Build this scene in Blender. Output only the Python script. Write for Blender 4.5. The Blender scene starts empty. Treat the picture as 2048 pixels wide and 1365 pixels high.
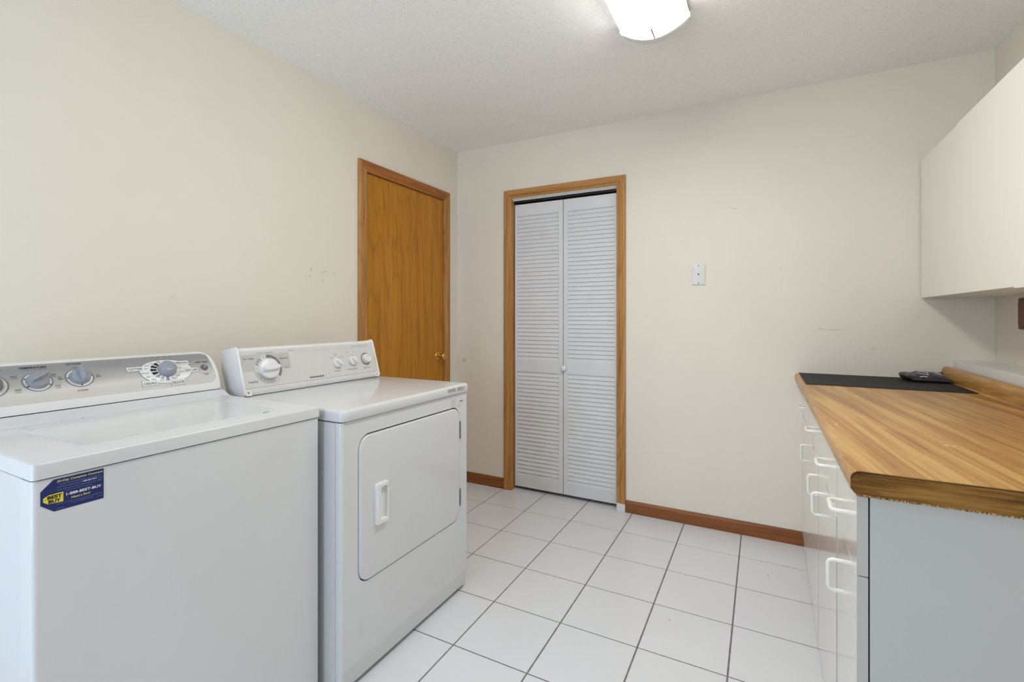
import bpy, bmesh, math, random
from mathutils import Vector, Matrix

random.seed(7)
SC = bpy.context.scene
COL = SC.collection

# ------------------------------------------------------------------ camera
cam_data = bpy.data.cameras.new('camera')
cam = bpy.data.objects.new('camera', cam_data)
COL.objects.link(cam)
cam.location = (2.0269, -2.9719, 1.2237)
cam.rotation_euler = (math.pi / 2, 0, 0.484388)
cam_data.sensor_width = 36.0
cam_data.lens = 952.19 / 2048 * 36.0
cam_data.shift_y = -(682.5 - 633.48) / 2048
cam_data.clip_start = 0.02
SC.camera = cam

# ------------------------------------------------------------------ view, world, lights
SC.view_settings.view_transform = 'Standard'
SC.view_settings.look = 'None'
SC.view_settings.gamma = 1.0
SC.view_settings.use_curve_mapping = False
SC.view_settings.exposure = 0.0

W = 2.973          # room width (x), left wall is x=0
H = 2.453          # ceiling height
YR = -4.45         # rear wall, behind the camera
ADDED_WIN = (0.20, 1.45, 0.08, 2.08)   # added daylight opening in the unseen rear wall: x0, x1, z0, z1

world = bpy.data.worlds.new('world')
SC.world = world
world.use_nodes = True
wn = world.node_tree
wn.nodes['Background'].inputs[0].default_value = (0.80, 0.88, 1.0, 1)
wn.nodes['Background'].inputs[1].default_value = 0.6

def area(name, loc, rot, sx, sy, power, color, spread=math.pi):
    ld = bpy.data.lights.new(name, 'AREA')
    ld.shape = 'RECTANGLE'; ld.size = sx; ld.size_y = sy
    ld.energy = power; ld.color = color; ld.spread = spread
    o = bpy.data.objects.new(name, ld); COL.objects.link(o)
    o.location = loc; o.rotation_euler = rot
    return o

# added daylight lamp outside an invented opening behind the camera
area('added_rear_daylight', ((ADDED_WIN[0] + ADDED_WIN[1]) / 2, YR - 0.16, (ADDED_WIN[2] + ADDED_WIN[3]) / 2), (math.pi / 2, 0, 0),
     ADDED_WIN[1] - ADDED_WIN[0], ADDED_WIN[3] - ADDED_WIN[2], 42, (0.66, 0.79, 1.0))

# ------------------------------------------------------------------ tagging helpers
def tag(o, label=None, cat=None, group=None, kind=None):
    if label: o['label'] = label
    if cat: o['category'] = cat
    if group: o['group'] = group
    if kind: o['kind'] = kind
    return o

def thing(name, loc, label, cat, group=None, kind=None, rz=0.0):
    o = bpy.data.objects.new(name, None)
    o.empty_display_size = 0.1
    COL.objects.link(o); o.location = loc; o.rotation_euler = (0, 0, rz)
    return tag(o, label, cat, group, kind)

def link(name, bm, mats, parent=None, label=None, smooth=None, local=False, merge=True):
    """bmesh in world coordinates -> object; with a parent it keeps its world place.
    local=True: the coordinates are already those of the parent's frame."""
    me = bpy.data.meshes.new(name)
    if merge: bmesh.ops.remove_doubles(bm, verts=bm.verts, dist=1e-6)
    bmesh.ops.recalc_face_normals(bm, faces=bm.faces)
    bm.to_mesh(me); bm.free()
    if not isinstance(mats, (list, tuple)): mats = [mats]
    for m in mats: me.materials.append(m)
    if smooth is not None:
        me.shade_smooth()
        me.set_sharp_from_angle(angle=math.radians(smooth))
    o = bpy.data.objects.new(name, me)
    COL.objects.link(o)
    if parent is not None:
        o.parent = parent
        if not local:
            root = parent; off = Vector((0, 0, 0))
            while root is not None:
                off += Vector(root.location); root = root.parent
            o.location = -off
            # coordinates stay world coordinates (parents used this way are unrotated)
    if label: o['label'] = label
    return o

# ------------------------------------------------------------------ mesh helpers
def box(bm, x0, x1, y0, y1, z0, z1, bev=0.0, seg=2, mat=0):
    vs = [bm.verts.new(p) for p in ((x0, y0, z0), (x1, y0, z0), (x1, y1, z0), (x0, y1, z0),
                                    (x0, y0, z1), (x1, y0, z1), (x1, y1, z1), (x0, y1, z1))]
    fs = [bm.faces.new([vs[i] for i in q]) for q in
          ((0, 3, 2, 1), (4, 5, 6, 7), (0, 1, 5, 4), (1, 2, 6, 5), (2, 3, 7, 6), (3, 0, 4, 7))]
    for f in fs: f.material_index = mat
    if bev > 0:
        es = set()
        for f in fs: es.update(f.edges)
        r = bmesh.ops.bevel(bm, geom=list(es), offset=bev, segments=seg, affect='EDGES', profile=0.5)
        for f in r['faces']: f.material_index = mat
    return fs

AX = {'x': (1, 2, 0), 'y': (0, 2, 1), 'z': (0, 1, 2)}
def put(axis, a, b, c):
    """2D (a,b) plus depth c along axis: x->(y,z), y->(x,z), z->(x,y)"""
    if axis == 'x': return (c, a, b)
    if axis == 'y': return (a, c, b)
    return (a, b, c)

def prism(bm, pts, axis, c0, c1, mat=0, caps=True):
    A = [bm.verts.new(put(axis, a, b, c0)) for a, b in pts]
    B = [bm.verts.new(put(axis, a, b, c1)) for a, b in pts]
    n = len(pts); fs = []
    for i in range(n):
        fs.append(bm.faces.new((A[i], A[(i + 1) % n], B[(i + 1) % n], B[i])))
    if caps:
        fs.append(bm.faces.new(A)); fs.append(bm.faces.new(list(reversed(B))))
    for f in fs: f.material_index = mat
    return fs

def rrect(a0, a1, b0, b1, r, n=8):
    pts = []
    if not isinstance(r, (list, tuple)): r = [r] * 4   # BL, BR, TR, TL
    for (ca, cb, s, rr) in ((a0 + r[0], b0 + r[0], 180, r[0]), (a1 - r[1], b0 + r[1], 270, r[1]),
                            (a1 - r[2], b1 - r[2], 0, r[2]), (a0 + r[3], b1 - r[3], 90, r[3])):
        for k in range(n + 1):
            t = math.radians(s + 90 * k / n)
            pts.append((ca + rr * math.cos(t), cb + rr * math.sin(t)))
    return pts

def loops(bm, rings, close_first=True, close_last=True, mat=0):
    """rings: list of lists of 3D points, same count, skinned into a surface"""
    V = [[bm.verts.new(p) for p in r] for r in rings]
    n = len(V[0])
    for a, b in zip(V[:-1], V[1:]):
        for i in range(n):
            f = bm.faces.new((a[i], a[(i + 1) % n], b[(i + 1) % n], b[i])); f.material_index = mat
    if close_first: bm.faces.new(list(reversed(V[0]))).material_index = mat
    if close_last: bm.faces.new(V[-1]).material_index = mat
    return V

def pillow_rrect(bm, axis, a0, a1, b0, b1, r, stack, n=8, mat=0, first=True, last=True):
    """stack: list of (depth, inset)"""
    rings = []
    for c, ins in stack:
        rr = max(r - ins, 0.0005)
        rings.append([put(axis, a, b, c) for a, b in rrect(a0 + ins, a1 - ins, b0 + ins, b1 - ins, rr, n)])
    return loops(bm, rings, first, last, mat)

def tube(bm, pts, r, seg=8, mat=0, closed=False):
    pts = [Vector(p) for p in pts]; rings = []
    prev = None
    for i, p in enumerate(pts):
        if closed: d = (pts[(i + 1) % len(pts)] - pts[i - 1])
        else: d = (pts[min(i + 1, len(pts) - 1)] - pts[max(i - 1, 0)])
        d.normalize()
        if prev is None:
            u = d.orthogonal().normalized()
        else:
            u = (prev - d * prev.dot(d)).normalized()
        prev = u; v = d.cross(u)
        rings.append([p + (u * math.cos(2 * math.pi * k / seg) + v * math.sin(2 * math.pi * k / seg)) * r for k in range(seg)])
    if closed: rings.append(rings[0])
    loops(bm, rings, not closed, not closed, mat)

def lathe(bm, center, axis_vec, prof, seg=32, mat=0, up=None, sx=1.0, sy=1.0):
    """prof: list of (radius, height along axis)"""
    w = Vector(axis_vec).normalized()
    u = Vector(up) if up else w.orthogonal()
    u = (u - w * u.dot(w)).normalized(); v = w.cross(u); c = Vector(center)
    rings = []
    for r, h in prof:
        r = max(r, 1e-5)
        rings.append([c + w * h + u * (r * sx * math.cos(2 * math.pi * k / seg)) + v * (r * sy * math.sin(2 * math.pi * k / seg)) for k in range(seg)])
    loops(bm, rings, True, True, mat)

# ------------------------------------------------------------------ text
_tc = {}
def text_mesh(body, bold=0.0, shear=0.0):
    key = (body, bold, shear)
    if key in _tc: return _tc[key]
    cu = bpy.data.curves.new('text', 'FONT')
    cu.body = body; cu.size = 1.0; cu.offset = bold; cu.shear = shear
    cu.resolution_u = 3
    o = bpy.data.objects.new('text', cu); COL.objects.link(o)
    bpy.context.view_layer.update()
    dg = bpy.context.evaluated_depsgraph_get()
    me = bpy.data.meshes.new_from_object(o.evaluated_get(dg))
    vs = [(v.co.x, v.co.y) for v in me.vertices]
    fs = [tuple(p.vertices) for p in me.polygons]
    bpy.data.objects.remove(o); bpy.data.curves.remove(cu); bpy.data.meshes.remove(me)
    _tc[key] = (vs, fs)
    return _tc[key]

def text(bm, fmap, body, a0, a1, b0, h, mat=0, bold=0.0, shear=0.0, skew=0.0):
    """letters fitted between a0 and a1, baseline b0, cap height h; fmap(a,b)->3D"""
    vs, fs = text_mesh(body, bold, shear)
    if not vs: return
    x0 = min(v[0] for v in vs); x1 = max(v[0] for v in vs)
    sx = (a1 - a0) / (x1 - x0); sy = h / 0.72
    V = [bm.verts.new(fmap(a0 + (x - x0) * sx, b0 + y * sy + (x - x0) * sx * skew)) for x, y in vs]
    for f in fs:
        try:
            q = bm.faces.new([V[i] for i in f]); q.material_index = mat
        except ValueError: pass

def flat_poly(bm, fmap, pts, mat=0):
    f = bm.faces.new([bm.verts.new(fmap(a, b)) for a, b in pts]); f.material_index = mat
    return f

def disc(bm, fmap, ca, cb, ra, rb, mat=0, seg=48, rings=8):
    c = bm.verts.new(fmap(ca, cb)); prev = None
    for k in range(1, rings + 1):
        R = [bm.verts.new(fmap(ca + ra * k / rings * math.cos(2 * math.pi * i / seg),
                               cb + rb * k / rings * math.sin(2 * math.pi * i / seg))) for i in range(seg)]
        for i in range(seg):
            if prev is None: f = bm.faces.new((c, R[i], R[(i + 1) % seg]))
            else: f = bm.faces.new((prev[i], R[i], R[(i + 1) % seg], prev[(i + 1) % seg]))
            f.material_index = mat
        prev = R

def arc(bm, fmap, ca, cb, r0, r1, t0, t1, mat=0, seg=24, ell=1.0):
    """annular sector, angles in degrees (0 = towards +a, ccw)"""
    P = None
    for k in range(seg + 1):
        t = math.radians(t0 + (t1 - t0) * k / seg)
        a = bm.verts.new(fmap(ca + r0 * math.cos(t), cb + r0 * math.sin(t) * ell))
        b = bm.verts.new(fmap(ca + r1 * math.cos(t), cb + r1 * math.sin(t) * ell))
        if P:
            f = bm.faces.new((P[0], a, b, P[1])); f.material_index = mat
        P = (a, b)

# ------------------------------------------------------------------ materials
def lin(c):
    out = []
    for v in c[:3]:
        v = v / 255.0
        out.append(v / 12.92 if v <= 0.04045 else ((v + 0.055) / 1.055) ** 2.4)
    return (out[0], out[1], out[2], 1.0)

class Mat:
    def __init__(s, name, rough=0.5, spec=0.5, metal=0.0):
        s.m = bpy.data.materials.new(name); s.m.use_nodes = True
        s.t = s.m.node_tree; s.n = s.t.nodes
        s.b = s.n['Principled BSDF']
        s.b.inputs['Roughness'].default_value = rough
        s.b.inputs['Specular IOR Level'].default_value = spec
        s.b.inputs['Metallic'].default_value = metal
        s._c = None
    def node(s, typ, **kw):
        n = s.n.new(typ)
        for k, v in kw.items(): setattr(n, k, v)
        return n
    def l(s, a, b): s.t.links.new(a, b)
    def coord(s):
        if s._c is None: s._c = s.node('ShaderNodeTexCoord').outputs['Object']
        return s._c
    def mapping(s, scale=(1, 1, 1), rot=(0, 0, 0), loc=(0, 0, 0)):
        m = s.node('ShaderNodeMapping')
        m.inputs['Scale'].default_value = scale; m.inputs['Rotation'].default_value = rot; m.inputs['Location'].default_value = loc
        s.l(s.coord(), m.inputs['Vector']); return m.outputs['Vector']
    def noise(s, vec, scale, detail=3, rough=0.5, dist=0.0):
        n = s.node('ShaderNodeTexNoise')
        n.inputs['Scale'].default_value = scale; n.inputs['Detail'].default_value = detail
        n.inputs['Roughness'].default_value = rough; n.inputs['Distortion'].default_value = dist
        s.l(vec, n.inputs['Vector']); return n.outputs['Fac']
    def ramp(s, fac, stops):
        r = s.node('ShaderNodeValToRGB'); e = r.color_ramp.elements
        while len(e) < len(stops): e.new(0.5)
        for k, (p, c) in enumerate(stops):
            e[k].position = p; e[k].color = c
        s.l(fac, r.inputs['Fac']); return r.outputs['Color']
    def mix(s, a, b, fac, blend='MIX'):
        m = s.node('ShaderNodeMix', data_type='RGBA', blend_type=blend)
        for sock, v in ((m.inputs[6], a), (m.inputs[7], b), (m.inputs[0], fac)):
            if hasattr(v, 'default_value') or hasattr(v, 'links'): s.l(v, sock)
            else: sock.default_value = v
        return m.outputs[2]
    def color(s, c):
        if hasattr(c, 'links'): s.l(c, s.b.inputs['Base Color'])
        else: s.b.inputs['Base Color'].default_value = c
        return s
    def bump(s, fac, strength=0.3, dist=0.001):
        n = s.node('ShaderNodeBump'); n.inputs['Strength'].default_value = strength; n.inputs['Distance'].default_value = dist
        s.l(fac, n.inputs['Height']); s.l(n.outputs['Normal'], s.b.inputs['Normal']); return s
    def spots(s, col, lst):
        """small marks: (center, radii, colour, strength)"""
        wob = s.noise(s.coord(), 180, 2, 0.6)
        for cen, rad, c, st in lst:
            sub = s.node('ShaderNodeVectorMath', operation='SUBTRACT'); s.l(s.coord(), sub.inputs[0]); sub.inputs[1].default_value = cen
            mul = s.node('ShaderNodeVectorMath', operation='MULTIPLY'); s.l(sub.outputs[0], mul.inputs[0]); mul.inputs[1].default_value = tuple(1 / r for r in rad)
            ln = s.node('ShaderNodeVectorMath', operation='LENGTH'); s.l(mul.outputs[0], ln.inputs[0])
            ad = s.node('ShaderNodeMath', operation='ADD'); s.l(ln.outputs['Value'], ad.inputs[0]); s.l(wob, ad.inputs[1])
            mr = s.node('ShaderNodeMapRange'); s.l(ad.outputs[0], mr.inputs[0])
            mr.inputs[1].default_value = 1.55; mr.inputs[2].default_value = 1.1; mr.inputs[3].default_value = 0; mr.inputs[4].default_value = st
            col = s.mix(col, c, mr.outputs[0])
        return col

def plain(name, c, rough=0.5, spec=0.5, metal=0.0, var=0.03, vs=6.0, bump=0.0, bs=300, bd=0.0005):
    """procedural paint / plastic / metal with a faint tone variation"""
    m = Mat(name, rough, spec, metal)
    c = lin(c)
    n = m.noise(m.coord(), vs, 3)
    lo = tuple(v * (1 - var) for v in c[:3]) + (1,); hi = tuple(min(1, v * (1 + var)) for v in c[:3]) + (1,)
    m.color(m.ramp(n, [(0.3, lo), (0.7, hi)]))
    if bump > 0: m.bump(m.noise(m.coord(), bs, 3), bump, bd)
    return m.m

def wall_mat(name, c, marks=()):
    m = Mat(name, 0.55, 0.3)
    c = lin(c)
    n = m.noise(m.coord(), 2.2, 4, 0.6)
    col = m.ramp(n, [(0.3, tuple(v * 0.965 for v in c[:3]) + (1,)), (0.7, c)])
    col = m.spots(col, marks)
    m.color(col); m.bump(m.noise(m.coord(), 260, 3, 0.6), 0.12, 0.0008)
    return m.m

CREAM = (236, 229, 215)
SC1 = lin((120, 108, 95)); SC2 = lin((160, 150, 138)); SC3 = lin((150, 120, 112))
M_wall_left = wall_mat('cream_wall_paint_scuffed', CREAM, [
    ((0, -1.308, 1.4635), (.02, .0022, .0105), SC1, .8), ((0, -1.317, 1.4275), (.02, .003, .004), SC1, .85),
    ((0, -1.2254, 1.4603), (.02, .004, .004), SC2, .7), ((0, -1.2125, 1.4588), (.02, .004, .004), SC2, .6),
    ((0, -1.232, 1.456), (.02, .009, .003), SC2, .45), ((0, -1.2382, 1.4098), (.02, .007, .0025), SC1, .6),
    ((0, -1.16, 1.45), (.02, .006, .007), SC2, .25), ((0, -1.95, 1.30), (.02, .012, .003), SC3, .2)])
M_wall_back = wall_mat('cream_wall_paint_marked', CREAM, [
    ((1.889, 0, 1.8363), (.013, .02, .002), SC2, .8), ((1.811, 0, 1.8789), (.02, .02, .0018), SC2, .4),
    ((1.862, 0, 1.845), (.012, .02, .002), SC2, .4),
    ((2.356, 0, 1.1548), (.05, .02, .0025), SC3, .35), ((2.30, 0, 1.158), (.02, .02, .004), SC3, .3),
    ((2.52, 0, 1.06), (.012, .02, .005), SC2, .25), ((2.70, 0, 1.215), (.006, .02, .005), SC2, .2),
    ((0.035, 0, 2.36), (.004, .02, .006), SC1, .7), ((0.06, 0, .90), (.02, .02, .02), lin((190, 160, 120)), .4)])
M_wall_plain = wall_mat('cream_wall_paint', CREAM, [((2.973, -.19, 1.028), (.02, .005, .005), SC1, .7)])

def ceiling_mat():
    m = Mat('orange_peel_ceiling_paint', 0.85, 0.15)
    n = m.noise(m.coord(), 150, 4, 0.65)
    v = m.node('ShaderNodeTexVoronoi'); v.inputs['Scale'].default_value = 95
    m.l(m.coord(), v.inputs['Vector'])
    add = m.node('ShaderNodeMath', operation='ADD'); m.l(n, add.inputs[0]); m.l(v.outputs['Distance'], add.inputs[1])
    c = lin((253, 252, 247))
    m.color(m.ramp(add.outputs[0], [(0.45, tuple(x * 0.84 for x in c[:3]) + (1,)), (0.95, c)]))
    m.bump(add.outputs[0], 0.30, 0.003)
    return m.m
M_ceiling = ceiling_mat()

def tile_mat():
    m = Mat('glazed_white_floor_tile', 0.22, 0.45)
    n = m.noise(m.coord(), 1.6, 3, 0.5)
    n2 = m.noise(m.coord(), 55, 4, 0.7)
    c = lin((228, 229, 232))
    col = m.ramp(n, [(0.3, tuple(x * 0.95 for x in c[:3]) + (1,)), (0.7, c)])
    col2 = m.ramp(n2, [(0.2, (0.985, 0.985, 0.985, 1)), (0.5, (1, 1, 1, 1))])
    col = m.mix(col, col2, 1.0, 'MULTIPLY')
    D = lin((70, 62, 50))
    col = m.spots(col, [((2.05, -.42, 0), (.003, .006, .01), D, .8), ((1.62, -1.09, 0), (.003, .003, .01), D, .7),
                        ((1.695, -.98, 0), (.0035, .0035, .01), D, .8), ((1.575, -1.56, 0), (.003, .003, .01), D, .9),
                        ((1.66, -1.56, 0), (.003, .003, .01), D, .8), ((1.30, -.62, 0), (.003, .003, .01), D, .5),
                        ((1.18, -1.05, 0), (.003, .003, .01), D, .45), ((1.28, -1.9, 0), (.010, .003, .01), SC2, .5)])
    m.color(col)
    rr = m.node('ShaderNodeMapRange'); m.l(n2, rr.inputs[0]); rr.inputs[3].default_value = 0.20; rr.inputs[4].default_value = 0.28
    m.l(rr.outputs[0], m.b.inputs['Roughness'])
    m.bump(n, 0.08, 0.004)
    return m.m
M_tile = tile_mat()
M_grout = plain('dark_grey_grout', (126, 122, 116), 0.9, 0.2, var=0.2, vs=40, bump=0.4, bs=400)

def oak(name, axis, dark, light, pores=(80, 42, 15), cathedral=False, rough=0.38, scale=1.0, seed=0.0):
    """oak with the grain running along axis"""
    m = Mat(name, rough, 0.35)
    s = {'x': (0.9, 26, 26), 'y': (26, 0.9, 26), 'z': (26, 26, 0.9)}[axis]
    p = {'x': (5, 260, 260), 'y': (260, 5, 260), 'z': (260, 260, 5)}[axis]
    s = tuple(v * scale for v in s)
    loc = (seed, seed * 1.7, seed * 0.6)
    v1 = m.mapping(s, loc=loc); v2 = m.mapping(p, loc=loc)
    grain = m.noise(v1, 1.0, 5, 0.62, 0.6)
    fine = m.noise(v2, 1.0, 2, 0.5, 0.0)
    col = m.ramp(grain, [(0.25, lin(dark)), (0.5, lin(tuple((a + b) / 2 for a, b in zip(dark, light)))), (0.72, lin(light))])
    if cathedral:
        q = {'x': (0.55, 5.5, 5.5), 'y': (5.5, 0.55, 5.5), 'z': (5.5, 5.5, 0.55)}[axis]
        base = m.noise(m.mapping(q, loc=(seed + 3.1, seed + 0.4, 1.3)), 1.0, 1.5, 0.4, 0.3)
        mul = m.node('ShaderNodeMath', operation='MULTIPLY'); m.l(base, mul.inputs[0]); mul.inputs[1].default_value = 16.0
        fr = m.node('ShaderNodeMath', operation='FRACT'); m.l(mul.outputs[0], fr.inputs[0])
        ring = m.ramp(fr.outputs[0], [(0.0, (0.72, 0.66, 0.6, 1)), (0.14, (1, 1, 1, 1)), (0.8, (1, 1, 1, 1)), (1.0, (0.80, 0.75, 0.7, 1))])
        col = m.mix(col, ring, 0.75, 'MULTIPLY')
    pr = m.ramp(fine, [(0.30, (0.62, 0.56, 0.5, 1)), (0.47, (1, 1, 1, 1))])
    col = m.mix(col, pr, 0.6, 'MULTIPLY')
    m.color(col); m.bump(fine, 0.12, 0.0006)
    return m.m
M_oak_door = oak('oak_veneer_door', 'z', (176, 112, 20), (202, 140, 38), cathedral=True, seed=0.8)
M_oak_z = oak('oak_trim_upright', 'z', (160, 108, 52), (206, 156, 92), cathedral=True, scale=1.4, seed=2.0)
M_oak_x = oak('oak_trim_level', 'x', (160, 108, 52), (206, 156, 92), cathedral=True, scale=1.2, seed=4.0)
M_oak_y = oak('oak_trim_level_side', 'y', (150, 88, 34), (190, 124, 58), cathedral=True, scale=1.2, seed=5.0)
M_oak_base = oak('reddish_oak_baseboard', 'x', (112, 62, 28), (168, 106, 58), cathedral=True, scale=1.0, seed=7.0)

M_white = plain('white_appliance_enamel', (216, 217, 218), 0.17, 0.5, var=0.015, vs=3)
M_white_side = plain('white_enamel_side_dimmed', (212, 213, 214), 0.3, 0.5, var=0.015, vs=3)  # same enamel, colour lowered because the side catches too much light
M_plastic = plain('white_appliance_plastic', (232, 232, 230), 0.28, 0.5, var=0.01)
M_face = plain('pale_grey_control_face', (214, 214, 210), 0.32, 0.4, var=0.01)
M_greybox = plain('printed_grey_panel', (196, 196, 188), 0.4, 0.4, var=0.02)
M_greydark = plain('printed_mid_grey', (132, 132, 134), 0.4, 0.4, var=0.02)
M_greylight = plain('printed_light_grey', (184, 184, 180), 0.4, 0.4, var=0.02)
M_ink = plain('printed_black_ink', (42, 42, 44), 0.5, 0.3, var=0.05)
M_inkgrey = plain('printed_grey_ink', (110, 110, 112), 0.5, 0.3, var=0.05)
M_dark = plain('dark_gap_shade', (28, 27, 26), 0.7, 0.2, var=0.1)  # near-black colour standing in for shade in gaps and openings
M_foot = plain('black_rubber_foot', (34, 33, 32), 0.8, 0.2, var=0.1)
M_knobgrey = plain('blue_grey_knob_plastic', (150, 156, 164), 0.28, 0.5, var=0.02)
M_knobdark = plain('grey_knob_top', (118, 118, 118), 0.3, 0.5, var=0.03)
M_doorpaint = plain('white_painted_bifold', (222, 223, 224), 0.42, 0.35, var=0.02, vs=9, bump=0.08, bs=120)
M_paintwhite = plain('white_gloss_paint', (226, 226, 222), 0.35, 0.4, var=0.03, bump=0.05, bs=60)
M_cab = plain('white_melamine_front', (236, 234, 226), 0.12, 0.55, var=0.01, vs=2)
M_upper = plain('warm_white_melamine', (243, 241, 232), 0.38, 0.4, var=0.012, vs=2)
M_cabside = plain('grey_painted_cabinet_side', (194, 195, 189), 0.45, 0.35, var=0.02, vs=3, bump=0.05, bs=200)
M_cabedge = plain('grey_door_edge_band', (190, 189, 184), 0.4, 0.35, var=0.02)
M_pull = plain('ivory_plastic_pull', (238, 236, 224), 0.25, 0.5, var=0.02)
M_steel = plain('brushed_steel', (150, 150, 148), 0.32, 0.5, 1.0, var=0.08, vs=60)
M_darksteel = plain('dark_oxidised_steel', (60, 56, 52), 0.45, 0.5, 1.0, var=0.1, vs=40)
M_brass = plain('polished_brass', (216, 170, 92), 0.14, 0.5, 1.0, var=0.05, vs=30)
M_brassdull = plain('aged_brass_hinge', (196, 176, 150), 0.3, 0.5, 1.0, var=0.1, vs=40)
M_brownplate = oak('brown_wood_switch_plate', 'z', (74, 44, 20), (124, 78, 40), seed=9.0)
M_brownin = plain('dark_brown_insert', (104, 58, 30), 0.35, 0.4, var=0.05)
M_mat = plain('black_cutting_mat', (25, 24, 24), 0.62, 0.3, var=0.12, vs=30, bump=0.1, bs=500)
M_matline = plain('faint_mat_grid_ink', (56, 54, 52), 0.6, 0.3)
M_navy = plain('navy_sticker_film', (28, 40, 98), 0.3, 0.45, var=0.04)
M_yellow = plain('yellow_sticker_ink', (232, 218, 70), 0.35, 0.4, var=0.02)
M_yellowtext = plain('yellow_lettering', (224, 214, 116), 0.35, 0.4)
M_whitetext = plain('white_lettering', (226, 228, 236), 0.35, 0.4)
M_bluetext = plain('pale_blue_lettering', (130, 142, 190), 0.4, 0.4)
M_label = plain('grey_paper_label', (196, 194, 186), 0.5, 0.3, var=0.04, vs=60)
M_labeltext = plain('brown_label_ink', (120, 110, 100), 0.6, 0.3)
M_resin = plain('sticker_residue', (205, 204, 196), 0.5, 0.3)
M_exterior = plain('closet_shade_colour', (120, 114, 106), 0.8, 0.2)  # wall colour darkened so the gaps at the doors look shaded

def panel_silver():
    """brushed silver overlay, coloured darker towards its top edge"""
    m = Mat('brushed_silver_overlay', 0.46, 0.4, 0.12)
    sep = m.node('ShaderNodeSeparateXYZ'); m.l(m.coord(), sep.inputs[0])
    mr = m.node('ShaderNodeMapRange'); m.l(sep.outputs['Z'], mr.inputs[0])
    mr.inputs[1].default_value = 0.985; mr.inputs[2].default_value = 1.07
    br = m.noise(m.mapping((400, 3, 400)), 1.0, 2, 0.5)
    col = m.ramp(mr.outputs[0], [(0.0, lin((212, 210, 202))), (0.45, lin((196, 195, 190))), (1.0, lin((152, 152, 154)))])
    col = m.mix(col, m.ramp(br, [(0.3, (0.93, 0.93, 0.93, 1)), (0.7, (1, 1, 1, 1))]), 1.0, 'MULTIPLY')
    m.color(col); return m.m
M_silver = panel_silver()

def laminate():
    """butcher-block print: narrow staves along the counter, each its own tone"""
    m = Mat('butcher_block_laminate', 0.30, 0.4)
    vec = m.mapping((1, 1, 1), rot=(0, 0, math.radians(-6.5)))
    sep = m.node('ShaderNodeSeparateXYZ'); m.l(vec, sep.inputs[0])
    add = m.node('ShaderNodeMath', operation='ADD'); m.l(sep.outputs['X'], add.inputs[0]); m.l(sep.outputs['Z'], add.inputs[1])
    # stave index
    mu = m.node('ShaderNodeMath', operation='MULTIPLY'); m.l(add.outputs[0], mu.inputs[0]); mu.inputs[1].default_value = 1 / 0.019
    fl = m.node('ShaderNodeMath', operation='FLOOR'); m.l(mu.outputs[0], fl.inputs[0])
    # lengthwise break, offset per stave
    wn1 = m.node('ShaderNodeTexWhiteNoise', noise_dimensions='1D'); m.l(fl.outputs[0], wn1.inputs['W'])
    ly = m.node('ShaderNodeMath', operation='MULTIPLY_ADD'); m.l(sep.outputs['Y'], ly.inputs[0]); ly.inputs[1].default_value = 1 / 1.3
    m.l(wn1.outputs['Value'], ly.inputs[2])
    fl2 = m.node('ShaderNodeMath', operation='FLOOR'); m.l(ly.outputs[0], fl2.inputs[0])
    cmb = m.node('ShaderNodeCombineXYZ'); m.l(fl.outputs[0], cmb.inputs[0]); m.l(fl2.outputs[0], cmb.inputs[1])
    wn2 = m.node('ShaderNodeTexWhiteNoise', noise_dimensions='2D'); m.l(cmb.outputs[0], wn2.inputs['Vector'])
    mp = m.node('ShaderNodeMapping'); mp.inputs['Scale'].default_value = (90, 2.4, 90); m.l(vec, mp.inputs['Vector'])
    gr = m.noise(mp.outputs['Vector'], 1.0, 5, 0.65, 0.5)
    mp2 = m.node('ShaderNodeMapping'); mp2.inputs['Scale'].default_value = (22, 1.1, 22); m.l(vec, mp2.inputs['Vector'])
    gr2 = m.noise(mp2.outputs['Vector'], 1.0, 3, 0.6, 0.8)
    a = m.node('ShaderNodeMath', operation='MULTIPLY_ADD'); m.l(wn2.outputs['Value'], a.inputs[0]); a.inputs[1].default_value = 0.15; m.l(gr2, a.inputs[2])
    b = m.node('ShaderNodeMath', operation='MULTIPLY_ADD'); m.l(gr, b.inputs[0]); b.inputs[1].default_value = 0.48; m.l(a.outputs[0], b.inputs[2])
    col = m.ramp(b.outputs[0], [(0.46, lin((126, 76, 30))), (0.64, lin((158, 106, 45))), (0.82, lin((179, 129, 60))), (1.0, lin((202, 160, 90)))])
    fine = m.node('ShaderNodeMapping'); fine.inputs['Scale'].default_value = (420, 14, 420); m.l(vec, fine.inputs['Vector'])
    f = m.noise(fine.outputs['Vector'], 1.0, 2)
    fr = m.node('ShaderNodeMath', operation='FRACT'); m.l(mu.outputs[0], fr.inputs[0])
    seam = m.ramp(fr.outputs[0], [(0.0, (0, 0, 0, 1)), (0.86, (0, 0, 0, 1)), (0.95, (.45, .45, .45, 1)), (1.0, (0, 0, 0, 1))])
    col = m.mix(col, lin((226, 190, 128)), seam)
    col = m.mix(col, m.ramp(f, [(0.35, (0.88, 0.86, 0.84, 1)), (0.55, (1, 1, 1, 1))]), 0.7, 'MULTIPLY')
    Wt = lin((238, 232, 220))
    col = m.spots(col, [((2.409, -1.508, .921), (.007, .004, .02), Wt, .95), ((2.42, -1.512, .921), (.007, .0025, .02), Wt, .9),
                        ((2.209, -1.37, .921), (.003, .008, .02), Wt, .7)])
    m.color(col)
    return m.m
M_lam = laminate()

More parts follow.
